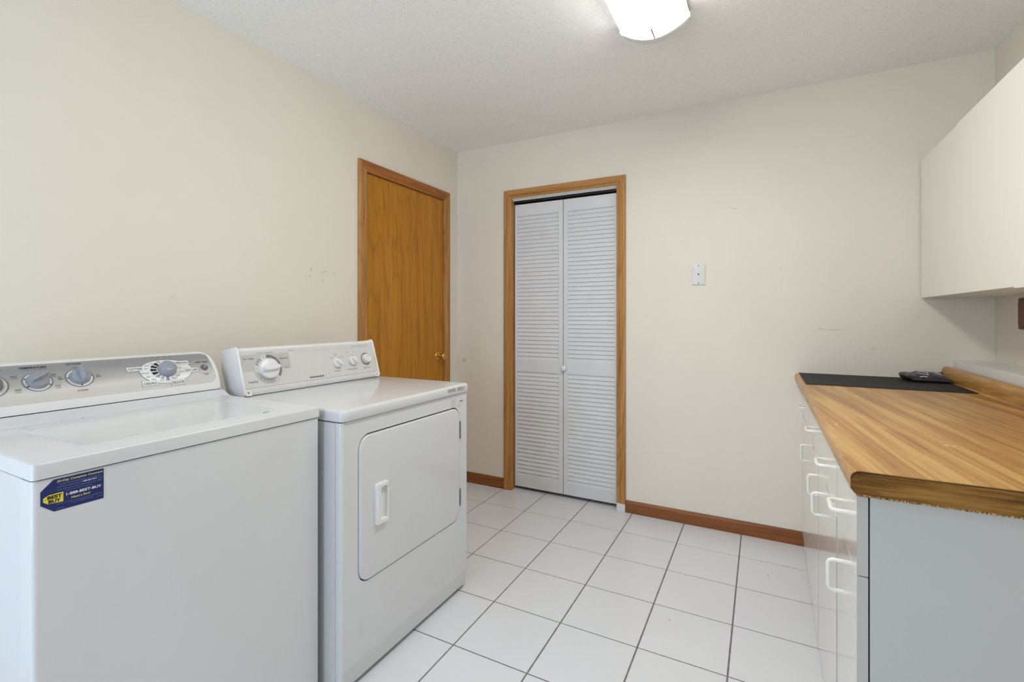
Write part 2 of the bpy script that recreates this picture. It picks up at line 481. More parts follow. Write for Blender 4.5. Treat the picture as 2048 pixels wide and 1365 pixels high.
def raw_edge():
    m = Mat('stained_raw_counter_edge', 0.75, 0.15)
    n = m.noise(m.mapping((6, 60, 120)), 1.0, 5, 0.65, 0.4)
    n2 = m.noise(m.mapping((2.5, 8, 12)), 1.0, 3, 0.6, 0.5)
    add = m.node('ShaderNodeMath', operation='MULTIPLY_ADD'); m.l(n, add.inputs[0]); add.inputs[1].default_value = .5
    hf = m.node('ShaderNodeMath', operation='MULTIPLY'); m.l(n2, hf.inputs[0]); hf.inputs[1].default_value = .5; m.l(hf.outputs[0], add.inputs[2])
    m.color(m.ramp(add.outputs[0], [(0.36, lin((66, 42, 18))), (0.48, lin((112, 76, 34))), (0.60, lin((158, 116, 58)))]))
    m.bump(n, 0.5, 0.0012); return m.m
M_raw = raw_edge()
def chip_mat():
    m = Mat('splintered_fibreboard', 0.9, 0.1)
    n = m.noise(m.mapping((420, 420, 160)), 1.0, 3, 0.7)
    m.color(m.ramp(n, [(0.42, lin((104, 74, 40))), (0.58, lin((196, 164, 112)))]))
    m.bump(n, 0.8, 0.001); return m.m
M_chip = chip_mat()

def bag_mat():
    m = Mat('black_foil_pouch', 0.34, 0.5)
    n = m.noise(m.coord(), 420, 3, 0.7); n2 = m.noise(m.coord(), 40, 4, 0.6)
    m.color(m.ramp(n, [(0.4, lin((26, 26, 28))), (0.75, lin((92, 90, 92)))]))
    m.bump(n2, 0.6, 0.004); return m.m
M_bag = bag_mat()

def glow(name, c, strength):
    m = Mat(name, 0.5); m.color(lin((240, 240, 236)))
    m.b.inputs['Emission Color'].default_value = lin(c); m.b.inputs['Emission Strength'].default_value = strength
    return m.m
LAMP_GLOW = glow('lit_acrylic_diffuser', (255, 254, 250), 18.5)

def glass_mat():
    m = Mat('window_glass', 0.02, 0.5); m.color((1, 1, 1, 1))
    m.b.inputs['Transmission Weight'].default_value = 1.0; m.b.inputs['IOR'].default_value = 1.01
    return m.m
M_glass = glass_mat()

# =================================================================== SETTING
S = 0.3048
T = 0.10

# floor: tiles on a grout bed, one object
bm = bmesh.new()
box(bm, -T, W + T, YR - T, T * 0 + 0.7, -0.08, -0.0016, mat=1)
gx = [0.0927 + S * k for k in range(-1, 11)]
gy = [0.0208 - S * k for k in range(-3, 16)]
g = 0.0027
for xa, xb in zip(gx[:-1], gx[1:]):
    for yb, ya in zip(gy[:-1], gy[1:]):
        x0, x1 = max(xa + g, -0.05), min(xb - g, W + 0.05)
        y0, y1 = max(ya + g, YR - .02), min(yb - g, 0.69)
        if x1 - x0 < 0.01 or y1 - y0 < 0.01: continue
        bot = [bm.verts.new(p) for p in ((x0, y0, -0.0016), (x1, y0, -0.0016), (x1, y1, -0.0016), (x0, y1, -0.0016))]
        e = 0.0012
        top = [bm.verts.new(p) for p in ((x0 + e, y0 + e, 0), (x1 - e, y0 + e, 0), (x1 - e, y1 - e, 0), (x0 + e, y1 - e, 0))]
        for i in range(4): bm.faces.new((bot[i], bot[(i + 1) % 4], top[(i + 1) % 4], top[i]))
        bm.faces.new(top)
floor = link('floor', bm, [M_tile, M_grout])
tag(floor, 'white square ceramic tile floor with dark grey grout lines', 'floor', kind='structure')

bm = bmesh.new(); box(bm, -T, W + T, YR - T, 0.7, H, H + 0.1)
tag(link('ceiling', bm, M_ceiling), 'pale textured ceiling above the laundry room', 'ceiling', kind='structure')

# left wall with door opening
DY0, DY1, DZ = -0.938, -0.172, 2.062     # oak door opening in the left wall
bm = bmesh.new()
box(bm, -T, 0, YR, DY0, 0, H); box(bm, -T, 0, DY1, T, 0, H); box(bm, -T, 0, DY0, DY1, DZ, H)
tag(link('wall_left', bm, M_wall_left), 'cream wall behind the washer and dryer', 'wall', kind='structure')
# back wall with closet opening
CX0, CX1, CZ = 0.4625, 1.2125, 2.054
bm = bmesh.new()
box(bm, 0, CX0, 0, T, 0, H); box(bm, CX1, W, 0, T, 0, H); box(bm, CX0, CX1, 0, T, CZ, H)
tag(link('wall_back', bm, M_wall_back), 'cream wall holding the louvered closet and phone plate', 'wall', kind='structure')
bm = bmesh.new(); box(bm, W, W + T, YR, T, 0, H)
tag(link('wall_right', bm, M_wall_plain), 'cream wall behind the wall cabinets', 'wall', kind='structure')
bm = bmesh.new()
x0, x1, z0, z1 = ADDED_WIN
box(bm, -T, x0, YR - T, YR, 0, H); box(bm, x1, W + T, YR - T, YR, 0, H)
box(bm, x0, x1, YR - T, YR, 0, z0); box(bm, x0, x1, YR - T, YR, z1, H)
tag(link('wall_rear', bm, M_wall_plain), 'cream wall with an added daylight opening, facing the louvered closet', 'wall', kind='structure')
# frame of the invented, unseen daylight opening in the rear wall
t = thing('added_window_1', ((x0 + x1) / 2, YR, z0), 'added white framed daylight opening in the wall facing the closet', 'window', kind='structure')
bm = bmesh.new()
for a0, a1, b0, b1 in ((x0, x1, z0, z0 + .05), (x0, x1, z1 - .05, z1), (x0, x0 + .05, z0, z1), (x1 - .05, x1, z0, z1), ((x0 + x1) / 2 - .03, (x0 + x1) / 2 + .03, z0, z1)):
    box(bm, a0, a1, YR - .07, YR - .03, b0, b1)
link('added_window_frame', bm, M_paintwhite, t)
# closet interior
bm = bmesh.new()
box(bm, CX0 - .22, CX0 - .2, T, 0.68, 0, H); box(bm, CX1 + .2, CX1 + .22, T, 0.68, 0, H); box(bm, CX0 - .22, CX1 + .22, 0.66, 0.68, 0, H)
tag(link('wall_closet', bm, M_exterior), 'shade-darkened closet walls behind the louvered doors', 'wall', kind='structure')

# ------------------------------------------------------------------ casings (door trim)
def casing_profile(w, t):
    """(across, out) from inner edge 0 to outer edge w"""
    return [(0, 0), (0, t * 0.62), (0.004, t * 0.78), (0.012, t * 0.80), (0.016, t * 0.66), (0.021, t * 0.84),
            (w * 0.55, t * 0.92), (w - 0.010, t), (w - 0.003, t * 0.97), (w, t * 0.85), (w, 0)]

def casing_piece(bm, prof, place, L0, L1, m0, m1):
    """place(across, out, along); mitred: along = L + slope*across"""
    A = [bm.verts.new(place(a, o, L0 + m0 * a)) for a, o in prof]
    B = [bm.verts.new(place(a, o, L1 + m1 * a)) for a, o in prof]
    n = len(prof)
    for i in range(n): bm.faces.new((A[i], A[(i + 1) % n], B[(i + 1) % n], B[i]))
    bm.faces.new(A); bm.faces.new(list(reversed(B)))

# oak door in the left wall
d1 = thing('door_1', (0, (DY0 + DY1) / 2, 0), 'closed oak slab door beside the dryer with a brass knob', 'door', kind='structure')
bm = bmesh.new(); box(bm, -0.040, -0.004, DY0 + .006, DY1 - .006, 0.008, DZ - .006, 0.0015, 1)
slab = link('door_slab', bm, M_oak_door, d1)
w1 = 0.061; pr = casing_profile(w1, 0.017)
def dcase(name, fn, mat):
    bm = bmesh.new(); fn(bm); return link(name, bm, mat, d1)
dcase('door_casing', lambda b: casing_piece(b, pr, lambda a, o, l: (o, DY0 + .003 - a, l), 0, DZ - .003, 0, 1), M_oak_z)
dcase('door_casing', lambda b: casing_piece(b, pr, lambda a, o, l: (o, DY1 - .003 + a, l), 0, DZ - .003, 0, 1), M_oak_z)
dcase('door_casing', lambda b: casing_piece(b, pr, lambda a, o, l: (o, l, DZ - .003 + a), DY0 + .003, DY1 - .003, -1, 1), M_oak_y)
def jambs(b):
    box(b, -T, -0.0005, DY0 - .0, DY0 + .003, 0, DZ); box(b, -T, -0.0005, DY1 - .003, DY1, 0, DZ); box(b, -T, -0.0005, DY0, DY1, DZ - .003, DZ)
    box(b, -T, -.042, DY0, DY0 + .03, 0, DZ); box(b, -T, -.042, DY1 - .03, DY1, 0, DZ); box(b, -T, -.042, DY0, DY1, DZ - .03, DZ)
bm = bmesh.new(); jambs(bm); link('door_jamb', bm, M_oak_z, d1)
for hz in (1.8395, 1.1047, 0.22):
    bm = bmesh.new()
    for k in range(5):
        za = hz - .043 + k * .0172
        lathe(bm, (0.003, DY0 + .0055, za + .0006), (0, 0, 1), [(.0, 0), (.0052, 0), (.0052, .016), (.0, .016)], 14)
    lathe(bm, (0.003, DY0 + .0055, hz + .043), (0, 0, 1), [(.0, 0), (.0052, 0), (.0045, .004), (.002, .006), (0, .006)], 14)
    box(bm, -0.0035, 0.0005, DY0 - .008, DY0 + .004, hz - .043, hz + .043)
    link('door_hinge', bm, M_darksteel if hz < 1 else M_brassdull, d1, smooth=40)
ky, kz = -0.243, 0.945
bm = bmesh.new()
lathe(bm, (-0.004, ky, kz), (1, 0, 0), [(0, 0), (.031, 0), (.032, .002), (.031, .005), (.026, .009), (.018, .011), (.012, .012), (.0115, .030), (.014, .036),
      (.021, .041), (.0255, .048), (.0265, .055), (.025, .062), (.020, .067), (.012, .0685), (.0105, .067), (.009, .0675), (0, .068)], 40)
link('door_knob', bm, M_brass, d1, smooth=35)

# closet: bifold louvered doors
d2 = thing('door_2', ((CX0 + CX1) / 2, 0.0, 0), 'white louvered bifold closet doors in oak trim', 'closet door', kind='structure')
w2 = 0.057; pc = casing_profile(w2, 0.018)
CZB = 0.052
bm = bmesh.new(); casing_piece(bm, pc, lambda a, o, l: (CX0 - a, -o, l), 0, CZ, 0, 1); link('door_casing', bm, M_oak_z, d2)
bm = bmesh.new(); casing_piece(bm, pc, lambda a, o, l: (CX1 + a, -o, l), CZB, CZ, 0, 1); link('door_casing', bm, M_oak_z, d2)
bm = bmesh.new(); casing_piece(bm, pc, lambda a, o, l: (l, -o, CZ + a), CX0, CX1, -1, 1); link('door_casing', bm, M_oak_x, d2)
bm = bmesh.new(); box(bm, CX1 + .001, CX1 + w2 - .002, -0.016, 0, 0.0, CZB - .001, .002, 1)
for k in range(3): box(bm, CX1 + .006 + k * .016, CX1 + .012 + k * .016, -.0175, -.015, 0.003, CZB - .004)
link('casing_foot_block', bm, M_paintwhite, d2, label='white painted foot of the oak closet trim')
bm = bmesh.new()
box(bm, CX0 - .002, CX0 + .0005, -0.0005, T, 0, CZ); box(bm, CX1 - .0005, CX1 + .002, -0.0005, T, 0, CZ)
link('door_jamb', bm, M_oak_z, d2)
bm = bmesh.new()
box(bm, CX0, CX1, .001, T, CZ - .006, CZ); box(bm, CX0 + .001, CX1 - .001, 0.018, 0.062, CZ - .014, CZ - .006)
link('head_jamb', bm, M_paintwhite, d2, label='white painted head of the closet opening')
bm = bmesh.new()
box(bm, CX0 + .002, CX1 - .002, 0.026, 0.030, 2.026, CZ - .013); box(bm, CX0 + .002, CX1 - .002, 0.054, 0.058, 2.026, CZ - .013)
box(bm, CX0 + .002, CX1 - .002, 0.026, 0.058, CZ - .017, CZ - .013)
for px in (CX0 + .03, CX1 - .03, (CX0 + CX1) / 2 - .02): lathe(bm, (px, .043, 2.012), (0, 0, 1), [(0, 0), (.006, 0), (.006, .025), (0, .025)], 12)
link('door_track', bm, M_darksteel, d2)
PY = 0.031   # front of the leaves
TH = 0.028
def leaf(xa, xb, sl, sr, knob):
    bm = bmesh.new()
    zb, zt = 0.024, 2.014
    box(bm, xa, xa + sl, PY, PY + TH, zb, zt, .0015, 1); box(bm, xb - sr, xb, PY, PY + TH, zb, zt, .0015, 1)
    for za, zc in ((zb, .100), (.838, .922), (1.934, zt)):
        box(bm, xa + sl - .001, xb - sr + .001, PY + .001, PY + TH - .001, za, zc)
    lf = link('door_leaf', bm, M_doorpaint, d2)
    for za, zc in ((.100, .838), (.922, 1.934)):
        n = round((zc - za) / 0.0281); st = (zc - za) / n
        bm = bmesh.new()
        for k in range(n + 1):
            z = za + st * k
            # a slat: its front edge is low and forward, its back edge high and behind
            p = [(PY + .0020, z - .0030), (PY + .0075, z - .0045), (PY + .0190, z + st + .004), (PY + .0130, z + st + .006), (PY + .0028, z + .0015)]
            p = [(min(max(a, PY + .0015), PY + TH - .001), min(max(b, za - .002), zc + .002)) for a, b in p]
            A = [bm.verts.new((xa + sl - .001, a, b)) for a, b in p]; B = [bm.verts.new((xb - sr + .001, a, b)) for a, b in p]
            for i in range(5): bm.faces.new((A[i], A[(i + 1) % 5], B[(i + 1) % 5], B[i]))
            bm.faces.new(A); bm.faces.new(list(reversed(B)))
        me = bpy.data.meshes.new('louver_panel'); bm.to_mesh(me); bm.free(); me.materials.append(M_doorpaint)
        o = bpy.data.objects.new('louver_panel', me); COL.objects.link(o); o.parent = lf
    if knob:
        bm = bmesh.new()
        lathe(bm, (0.8465, PY + .001, .877), (0, -1, 0), [(0, 0), (.009, 0), (.0085, .006), (.011, .010), (.0175, .014), (.0195, .019), (.0185, .025), (.013, .0285), (0, .0295)], 32)
        me_o = link('door_knob', bm, M_plastic, lf, smooth=40)
    return lf
leaf(CX0 + .007, 0.8345, .018, .031, False)
leaf(0.8385, CX1 - .005, .031, .018, True)

# baseboards on the back wall
def bb(x0, x1, name):
    bm = bmesh.new()
    pts = [(0, 0), (-.012, 0), (-.012, .060), (-.0105, .066), (-.006, .073), (-.002, .0745), (0, .0745)]
    prism(bm, pts, 'x', x0, x1)
    return link(name, bm, M_oak_base)
tag(bb(0.0, CX0 - w2 - .0005, 'baseboard_back'), 'short oak baseboard between room corner and closet trim', 'baseboard', kind='structure')
tag(bb(CX1 + w2 + .0005, 2.2225, 'baseboard_back'), 'long oak baseboard between closet trim and base cabinets', 'baseboard', kind='structure')
bm = bmesh.new()
prism(bm, [(0, 0), (.012, 0), (.012, .060), (.0105, .066), (.006, .073), (.002, .0745), (0, .0745)], 'y', YR, DY0 - w1 - .001)
tag(link('baseboard_left', bm, M_oak_y), 'oak baseboard behind the washer and dryer', 'baseboard', kind='structure')

# white ledge (boxed-in pipes) along the right wall, behind the counter
bm = bmesh.new()
box(bm, 2.838, W, -1.83, 0.0, 0, 1.016, .0015, 1)
box(bm, 2.826, 2.838, -1.83, -0.0, 0.978, 1.0165, .001, 1)
tag(link('trim_1', bm, M_paintwhite), 'white painted ledge along the wall behind the backsplash', 'ledge', kind='structure')

# =================================================================== DRYER
DX, DYL, DYR_ = 0.845, -1.889, -1.157
dry = thing('dryer', (0.51, (DYL + DYR_) / 2, 0), 'white front-loading clothes dryer nearer the oak door', 'dryer')
bm = bmesh.new()
box(bm, .175, .8175, DYL, DYR_, .020, .8825, .004, 2)
link('cabinet_body', bm, M_white_side, dry)
bm = bmesh.new(); box(bm, .19, .838, DYL + .010, DYR_ - .010, .86, .889)
link('gap_shade_box', bm, M_dark, dry)  # dark box painting shade into the gap under the dryer top
# front panel with a hole for the door
dl = rrect(-1.8180, -1.2230, .3310, .8290, .050, 10)     # hole loop (y,z)
bm = bmesh.new()
ry = .012
def front_ring(bm, x, y0, y1, z0, z1, loop, depth, cr, n):
    corners = [(y0 + 0, z0), (y1, z0), (y1, z1), (y0, z1)]
    h0 = min(p[0] for p in loop); h1 = max(p[0] for p in loop); v0 = min(p[1] for p in loop); v1 = max(p[1] for p in loop)
    cs = [(h0 + cr, v0 + cr), (h1 - cr, v0 + cr), (h1 - cr, v1 - cr), (h0 + cr, v1 - cr)]
    outer = []
    for c in range(4):
        ca, cb = cs[c]; oc = corners[c]
        ang_c = math.atan2(oc[1] - cb, oc[0] - ca)
        s = math.radians(180 + 90 * c)
        cang = ang_c % (2 * math.pi)
        for k in range(n + 1):
            # first half goes along one outer side, second half along the next, through the corner
            t = k / n
            sa = s % (2 * math.pi)
            if t <= 0.5:
                st = {0: (y0, cb), 1: (ca, z0), 2: (y1, cb), 3: (ca, z1)}[c]
                u = t / 0.5; outer.append((st[0] + (oc[0] - st[0]) * u, st[1] + (oc[1] - st[1]) * u))
            else:
                en = {0: (ca, z0), 1: (y1, cb), 2: (ca, z1), 3: (y0, cb)}[c]
                u = (t - 0.5) / 0.5; outer.append((oc[0] + (en[0] - oc[0]) * u, oc[1] + (en[1] - oc[1]) * u))
    I = [bm.verts.new((x, a, b)) for a, b in loop]
    O = [bm.verts.new((x, a, b)) for a, b in outer]
    D = [bm.verts.new((x - depth, a, b)) for a, b in loop]
    m = len(loop)
    for i in range(m):
        j = (i + 1) % m
        bm.faces.new((O[i], O[j], I[j], I[i]))
    I2 = [bm.verts.new((x, a, b)) for a, b in loop]
    for i in range(m):
        j = (i + 1) % m; bm.faces.new((I2[i], I2[j], D[j], D[i]))
front_ring(bm, DX, DYL + ry, DYR_ - ry, .088, .8835, dl, .012, .050, 10)
# rounded upright edges, top return, lower kick strip leaning back
def edge_strip(bm, y, sgn, z0, z1):
    P = None
    for k in range(7):
        t = math.radians(90 * k / 6)
        px = DX - ry + ry * math.cos(t); py = y - sgn * ry + sgn * ry * math.sin(t)
        zz0 = z0
        a = bm.verts.new((px, py, z0)); b = bm.verts.new((px, py, z1)); c = bm.verts.new((px - .010, py, .019))
        if P:
            bm.faces.new((P[0], a, b, P[1])); bm.faces.new((P[2], c, a, P[0]))
        P = (a, b, c)
    a = bm.verts.new((.8195, y, z0)); b = bm.verts.new((.8195, y, z1)); c = bm.verts.new((.8195, y, .019))
    bm.faces.new((P[0], a, b, P[1])); bm.faces.new((P[2], c, a, P[0]))
edge_strip(bm, DYL, -1, .088, .8835); edge_strip(bm, DYR_, 1, .088, .8835)
A = [bm.verts.new(p) for p in ((DX, DYL + ry, .088), (DX, DYR_ - ry, .088), (DX - .010, DYR_ - ry, .019), (DX - .010, DYL + ry, .019))]; bm.faces.new(A)
A = [bm.verts.new(p) for p in ((DX, DYL + ry, .8835), (DX, DYR_ - ry, .8835), (.82, DYR_ - ry, .8835), (.82, DYL + ry, .8835))]; bm.faces.new(A)
A = [bm.verts.new(p) for p in ((DX - .010, DYL + ry, .019), (DX - .010, DYR_ - ry, .019), (.82, DYR_ - ry, .019), (.82, DYL + ry, .019))]; bm.faces.new(A)
link('front_panel', bm, M_white, dry, smooth=40, merge=False)
bm = bmesh.new(); box(bm, .826, .834, -1.83, -1.21, .32, .84); link('door_recess', bm, M_dark, dry)  # dark backing paints the shade in the gap around the door
# door
bm = bmesh.new()
pillow_rrect(bm, 'x', -1.8145, -1.2265, .3345, .8235, .047, [(.834, 0), (.8455, 0), (.8475, .0008), (.8488, .003), (.8492, .006)], 10)
dd = link('dryer_door', bm, M_white, dry, smooth=40)
# pull handle
bm = bmesh.new()
hy0, hy1, hz0, hz1 = -1.7455, -1.688, .5065, .6475
ho = rrect(hy0, hy1, hz0, hz1, .006, 4); ho2 = rrect(hy0 + .002, hy1 - .002, hz0 + .002, hz1 - .002, .005, 4)
hi = rrect(hy0 + .017, hy1 - .006, hz0 + .013, hz1 - .013, .003, 4); hi2 = rrect(hy0 + .017, hy1 - .008, hz0 + .015, hz1 - .015, .003, 4)
loops(bm, [[(x, a, b) for a, b in L] for x, L in ((.8485, ho), (.8605, ho), (.8625, ho2), (.8625, hi), (.8500, hi2))], False, True)
link('handle', bm, M_plastic, dd, smooth=40)
for hz0_, hz1_ in ((.685, .762), (.390, .4645)):
    bm = bmesh.new()
    L = hz1_ - hz0_
    for k in range(5): lathe(bm, (.8485, -1.2215, hz0_ + L * k / 5 + .0008), (0, 0, 1), [(0, 0), (.0034, 0), (.0034, L / 5 - .0016), (0, L / 5 - .0016)], 10)
    box(bm, .8450, .8462, -1.2215, -1.2125, hz0_, hz1_)
    link('door_hinge', bm, M_steel, dry, smooth=40)
bm = bmesh.new()
pillow_rrect(bm, 'x', -1.8025, -1.7725, .168, .205, .004, [(.8452, 0), (.8464, 0), (.847, .001), (.8462, .0035), (.8461, .005)], 4)
link('badge', bm, M_white, dry)
# top
bm = bmesh.new()
pillow_rrect(bm, 'z', .170, .8525, DYL - .001, DYR_ + .002, .020, [(.8865, .001), (.888, 0), (.9130, 0), (.9175, .0012), (.9208, .0035), (.9230, .007), (.9238, .0115)], 8)
link('top_panel', bm, M_white, dry, smooth=50)
for fx in (.24, .80):
    for fy in (DYL + .05, DYR_ - .05):
        bm = bmesh.new(); lathe(bm, (fx, fy, 0), (0, 0, 1), [(0, 0), (.018, 0), (.018, .010), (.008, .010), (.008, .03), (0, .03)], 16); link('foot', bm, M_foot, dry)
# labels on the top's front edge
def xmap(x): return lambda a, b: (x, a, b)
bm = bmesh.new()
box(bm, .8524, .8528, -1.322, -1.262, .8985, .9150, mat=0); box(bm, .8524, .8528, -1.2545, -1.187, .8985, .9150, mat=0)
f = xmap(.8531)
for k in range(5): text(bm, f, random.choice(['WARNING RISK OF FIRE', 'CAUTION LABEL SEATED', 'NOTICE CLOTHES DRYER']), -1.320, -1.264, .9122 - k * .0029, .0018, 1)
text(bm, f, 'IMPORTANT', -1.252, -1.215, .9105, .0030, 1, .02)
text(bm, f, 'Replacement', -1.248, -1.208, .9065, .0026, 1, .02); text(bm, f, 'parts', -1.248, -1.228, .9030, .0026, 1, .02)
text(bm, f, 'and service', -1.246, -1.212, .8998, .0022, 2, .02)
link('rating_label', bm, [M_label, M_labeltext, M_ink], dry)
bm = bmesh.new()
disc(bm, lambda a, b: (.8453 if False else .8454, a, b), -1.268, .848, .017, .020, 0, 32, 3)
fm = xmap(.8455)
text(bm, fm, 'CMR', -1.224, -1.196, .8475, .0055, 1, .03)
text(bm, fm, 'z', -1.2335, -1.228, .8365, .004, 1); text(bm, fm, 'Plug & cord information', -1.240, -1.205, .8315, .0018, 1)
text(bm, fm, 'See manual', -1.236, -1.212, .8280, .0018, 1)
link('front_label', bm, [M_resin, M_inkgrey], dry)

# dryer console -----------------------------------------------------
csl, csr = -1.881, -1.178
cprof = [(.234, .9245), (.326, .9245), (.333, .928), (.3355, .934), (.2875, 1.098), (.284, 1.102), (.277, 1.1035), (.206, 1.089), (.2, 1.083), (.2, 1.02)]
eprof = [(.236, .9243), (.330, .9243), (.338, .928), (.3425, .935), (.2935, 1.101), (.288, 1.107), (.280, 1.1085), (.203, 1.0925), (.1975, 1.086), (.1975, 1.02)]
bm = bmesh.new(); prism(bm, [(a, b) for a, b in cprof], 'y', csl + .006, csr - .006)
link('console_body', bm, M_plastic, dry, smooth=30)
for ya, yb in ((csl, csl + .009), (csr - .009, csr)):
    bm = bmesh.new()
    cx = sum(p[0] for p in eprof) / len(eprof); cz = sum(p[1] for p in eprof) / len(eprof)
    def shr(k): return [(cx + (a - cx) * (1 - k), cz + (b - cz) * (1 - k)) for a, b in eprof]
    loops(bm, [[(a, y, b) for a, b in shr(k)] for y, k in ((ya, .035), (ya + .0015, .008), (ya + .003, 0), (yb - .003, 0), (yb - .0015, .008), (yb, .035))])
    link('end_cap', bm, M_plastic, dry, smooth=35)
ux, uz = -.2810, .9597   # up the face
nx, nz = .9597, .2810
def D(off):   # face map of the dryer console (a along y, b up the face from z=.933)
    return lambda a, b: (.3373 + ux * b + nx * off, a, .933 + uz * b + nz * off)
bm = bmesh.new()
def slabmap(bm, F0, F1, pts, mat=0):
    A = [bm.verts.new(F0(a, b)) for a, b in pts]; B = [bm.verts.new(F1(a, b)) for a, b in pts]
    n = len(pts)
    for i in range(n): bm.faces.new((A[i], A[(i + 1) % n], B[(i + 1) % n], B[i])).material_index = mat
    bm.faces.new(list(reversed(A))).material_index = mat; bm.faces.new(B).material_index = mat
slabmap(bm, D(-.002), D(.0012), [(-1.8715, .0215), (-1.1875, .0215), (-1.1875, .166), (-1.8715, .166)])
fp = link('control_face', bm, M_face, dry)
bm = bmesh.new()
slabmap(bm, D(-.002), D(.0004), [(-1.858, .004), (-1.200, .004), (-1.200, .0165), (-1.858, .0165)])
link('lower_trim', bm, M_white, dry)
for ya in (csl + .0085, csr - .0305):
    bm = bmesh.new()
    slabmap(bm, D(-.002), D(.0022), [(ya, -.006), (ya + .022, -.006), (ya + .022, .0185), (ya, .0185)], 0)
    c = D(.0022)(ya + .010, .006)
    lathe(bm, c, (nx, 0, nz), [(0, 0), (.0032, 0), (.0032, .0006), (.0018, .0012), (0, .0012)], 12, 1)
    link('mounting_bracket', bm, [M_plastic, M_inkgrey], dry)
# printed areas
O1 = D(.0015); O2 = D(.0018); O3 = D(.0021); O4 = D(.0024)
bm = bmesh.new()
flat_poly(bm, O1, [(-1.8685, .0865), (-1.664, .0840), (-1.664, .1495), (-1.8685, .1495)], 0)
disc(bm, O2, -1.7645, .0895, .0600, .0600, 1)
arc(bm, O3, -1.7645, .0895, .0592, .0600, 0, 360, 3, 60)
arc(bm, O3, -1.7645, .0895, .0460, .0570, 92, -38, 2, 40)
arc(bm, O3, -1.7645, .0895, .0460, .0570, 190, 290, 3, 30)
arc(bm, O3, -1.7645, .0895, .0460, .0570, 122, 160, 3, 12)
arc(bm, O4, -1.7645, .0895, .0432, .0450, 95, 30, 5, 24)
for k in range(10):
    t = 205 + k * 10.5; arc(bm, O4, -1.7645, .0895, .0425, .0452, t, t + 3.2, 5, 2)
for k in range(3):
    t = 128 + k * 14; arc(bm, O4, -1.7645, .0895, .0425, .0455, t, t + 3.5, 5, 2)
flat_poly(bm, O1, [(-1.6655, .1538), (-1.222, .1440), (-1.222, .1448), (-1.6655, .1546)], 3)
# start ring and small dial ticks
arc(bm, O2, -1.2500, .0875, .0245, .0305, 62, 332, 2, 40)
for cy in (-1.428, -1.3355):
    for t in (45, 90, 135) if cy < -1.4 else (62, 118):
        t = math.radians(t); disc(bm, O2, cy + .029 * math.cos(t) - .002, .084 + .029 * math.sin(t) + .002, .0016, .0022, 5, 10, 1)
    if cy > -1.4:
        for k in range(5):
            t = math.radians(75 + 8 * k); disc(bm, O2, cy + .029 * math.cos(t) - .002, .086 + .029 * math.sin(t), .0008, .0008, 3, 8, 1)
link('printed_scale', bm, [M_greybox, M_face, M_greydark, M_greylight, M_inkgrey, M_ink], fp)
bm = bmesh.new(); L = O4
text(bm, L, 'Air Tumble', -1.8605, -1.818, .1310, .0075, 1)
text(bm, L, 'Sensor Dry', -1.711, -1.6735, .1235, .0078, 1); text(bm, L, 'Accu-Dry', -1.711, -1.690, .1345, .0030, 1)
text(bm, L, 'Timed Dry', -1.856, -1.8165, .0405, .0085, 1)
text(bm, L, '7 Cycles • 4 Temperatures', -1.806, -1.7285, .1525, .0042, 1)
text(bm, L, 'Super Capacity', -1.666, -1.640, .1555, .0036, 1)
text(bm, L, 'Electronic Even-Heat Sensing Dry', -1.326, -1.2215, .1530, .0036, 1)
text(bm, L, 'Even-Heat System', -1.6955, -1.672, .0895, .0026, 1); text(bm, L, 'by moisture sensing', -1.699, -1.676, .0862, .0022, 1)
text(bm, L, 'KitchenAid', -1.584, -1.513, .0300, .0080, 0, .012)
text(bm, L, 'Temperature', -1.4535, -1.416, .0445, .0045, 0)
text(bm, L, 'End of Cycle Signal', -1.3755, -1.3155, .0445, .0045, 0)
text(bm, L, 'Push to Start', -1.274, -1.2345, .0430, .0045, 0)
text(bm, L, 'Medium', -1.438, -1.417, .1220, .0036, 1); text(bm, L, 'Low', -1.464, -1.453, .1060, .0036, 1); text(bm, L, 'High', -1.400, -1.389, .1080, .0036, 1)
text(bm, L, 'Off', -1.364, -1.355, .1260, .0036, 1); text(bm, L, 'Loud', -1.326, -1.314, .1260, .0036, 1)
for k, s in enumerate(('60', '50', '40', '30', '20')):
    t = math.radians(222 + k * 17); ca, cb = -1.7645 + .0515 * math.cos(t), .0895 + .0515 * math.sin(t)
    text(bm, L, s, ca - .0035, ca + .0035, cb - .0025, .005, 1)
for k, s in enumerate(('10', '20', '30')):
    t = math.radians(130 + k * 13); ca, cb = -1.7645 + .0515 * math.cos(t), .0895 + .0515 * math.sin(t)
    text(bm, L, s, ca - .0035, ca + .0035, cb - .0025, .005, 1)
for k, (s, tt) in enumerate((('OFF', 106), ('OFF', 175), ('OFF', 305))):
    t = math.radians(tt); ca, cb = -1.7645 + .0515 * math.cos(t), .0895 + .0515 * math.sin(t)
    text(bm, L, s, ca - .004, ca + .004, cb - .002, .0036, 1)
for k, s in enumerate(('Very Dry', 'Normal', 'Damp')):
    t = math.radians(78 - k * 26); ca, cb = -1.7645 + .0515 * math.cos(t), .0895 + .0515 * math.sin(t)
    text(bm, L, s, ca - .008, ca + .008, cb - .0015, .0032, 0)
link('printed_lettering', bm, [M_ink, M_inkgrey], fp)
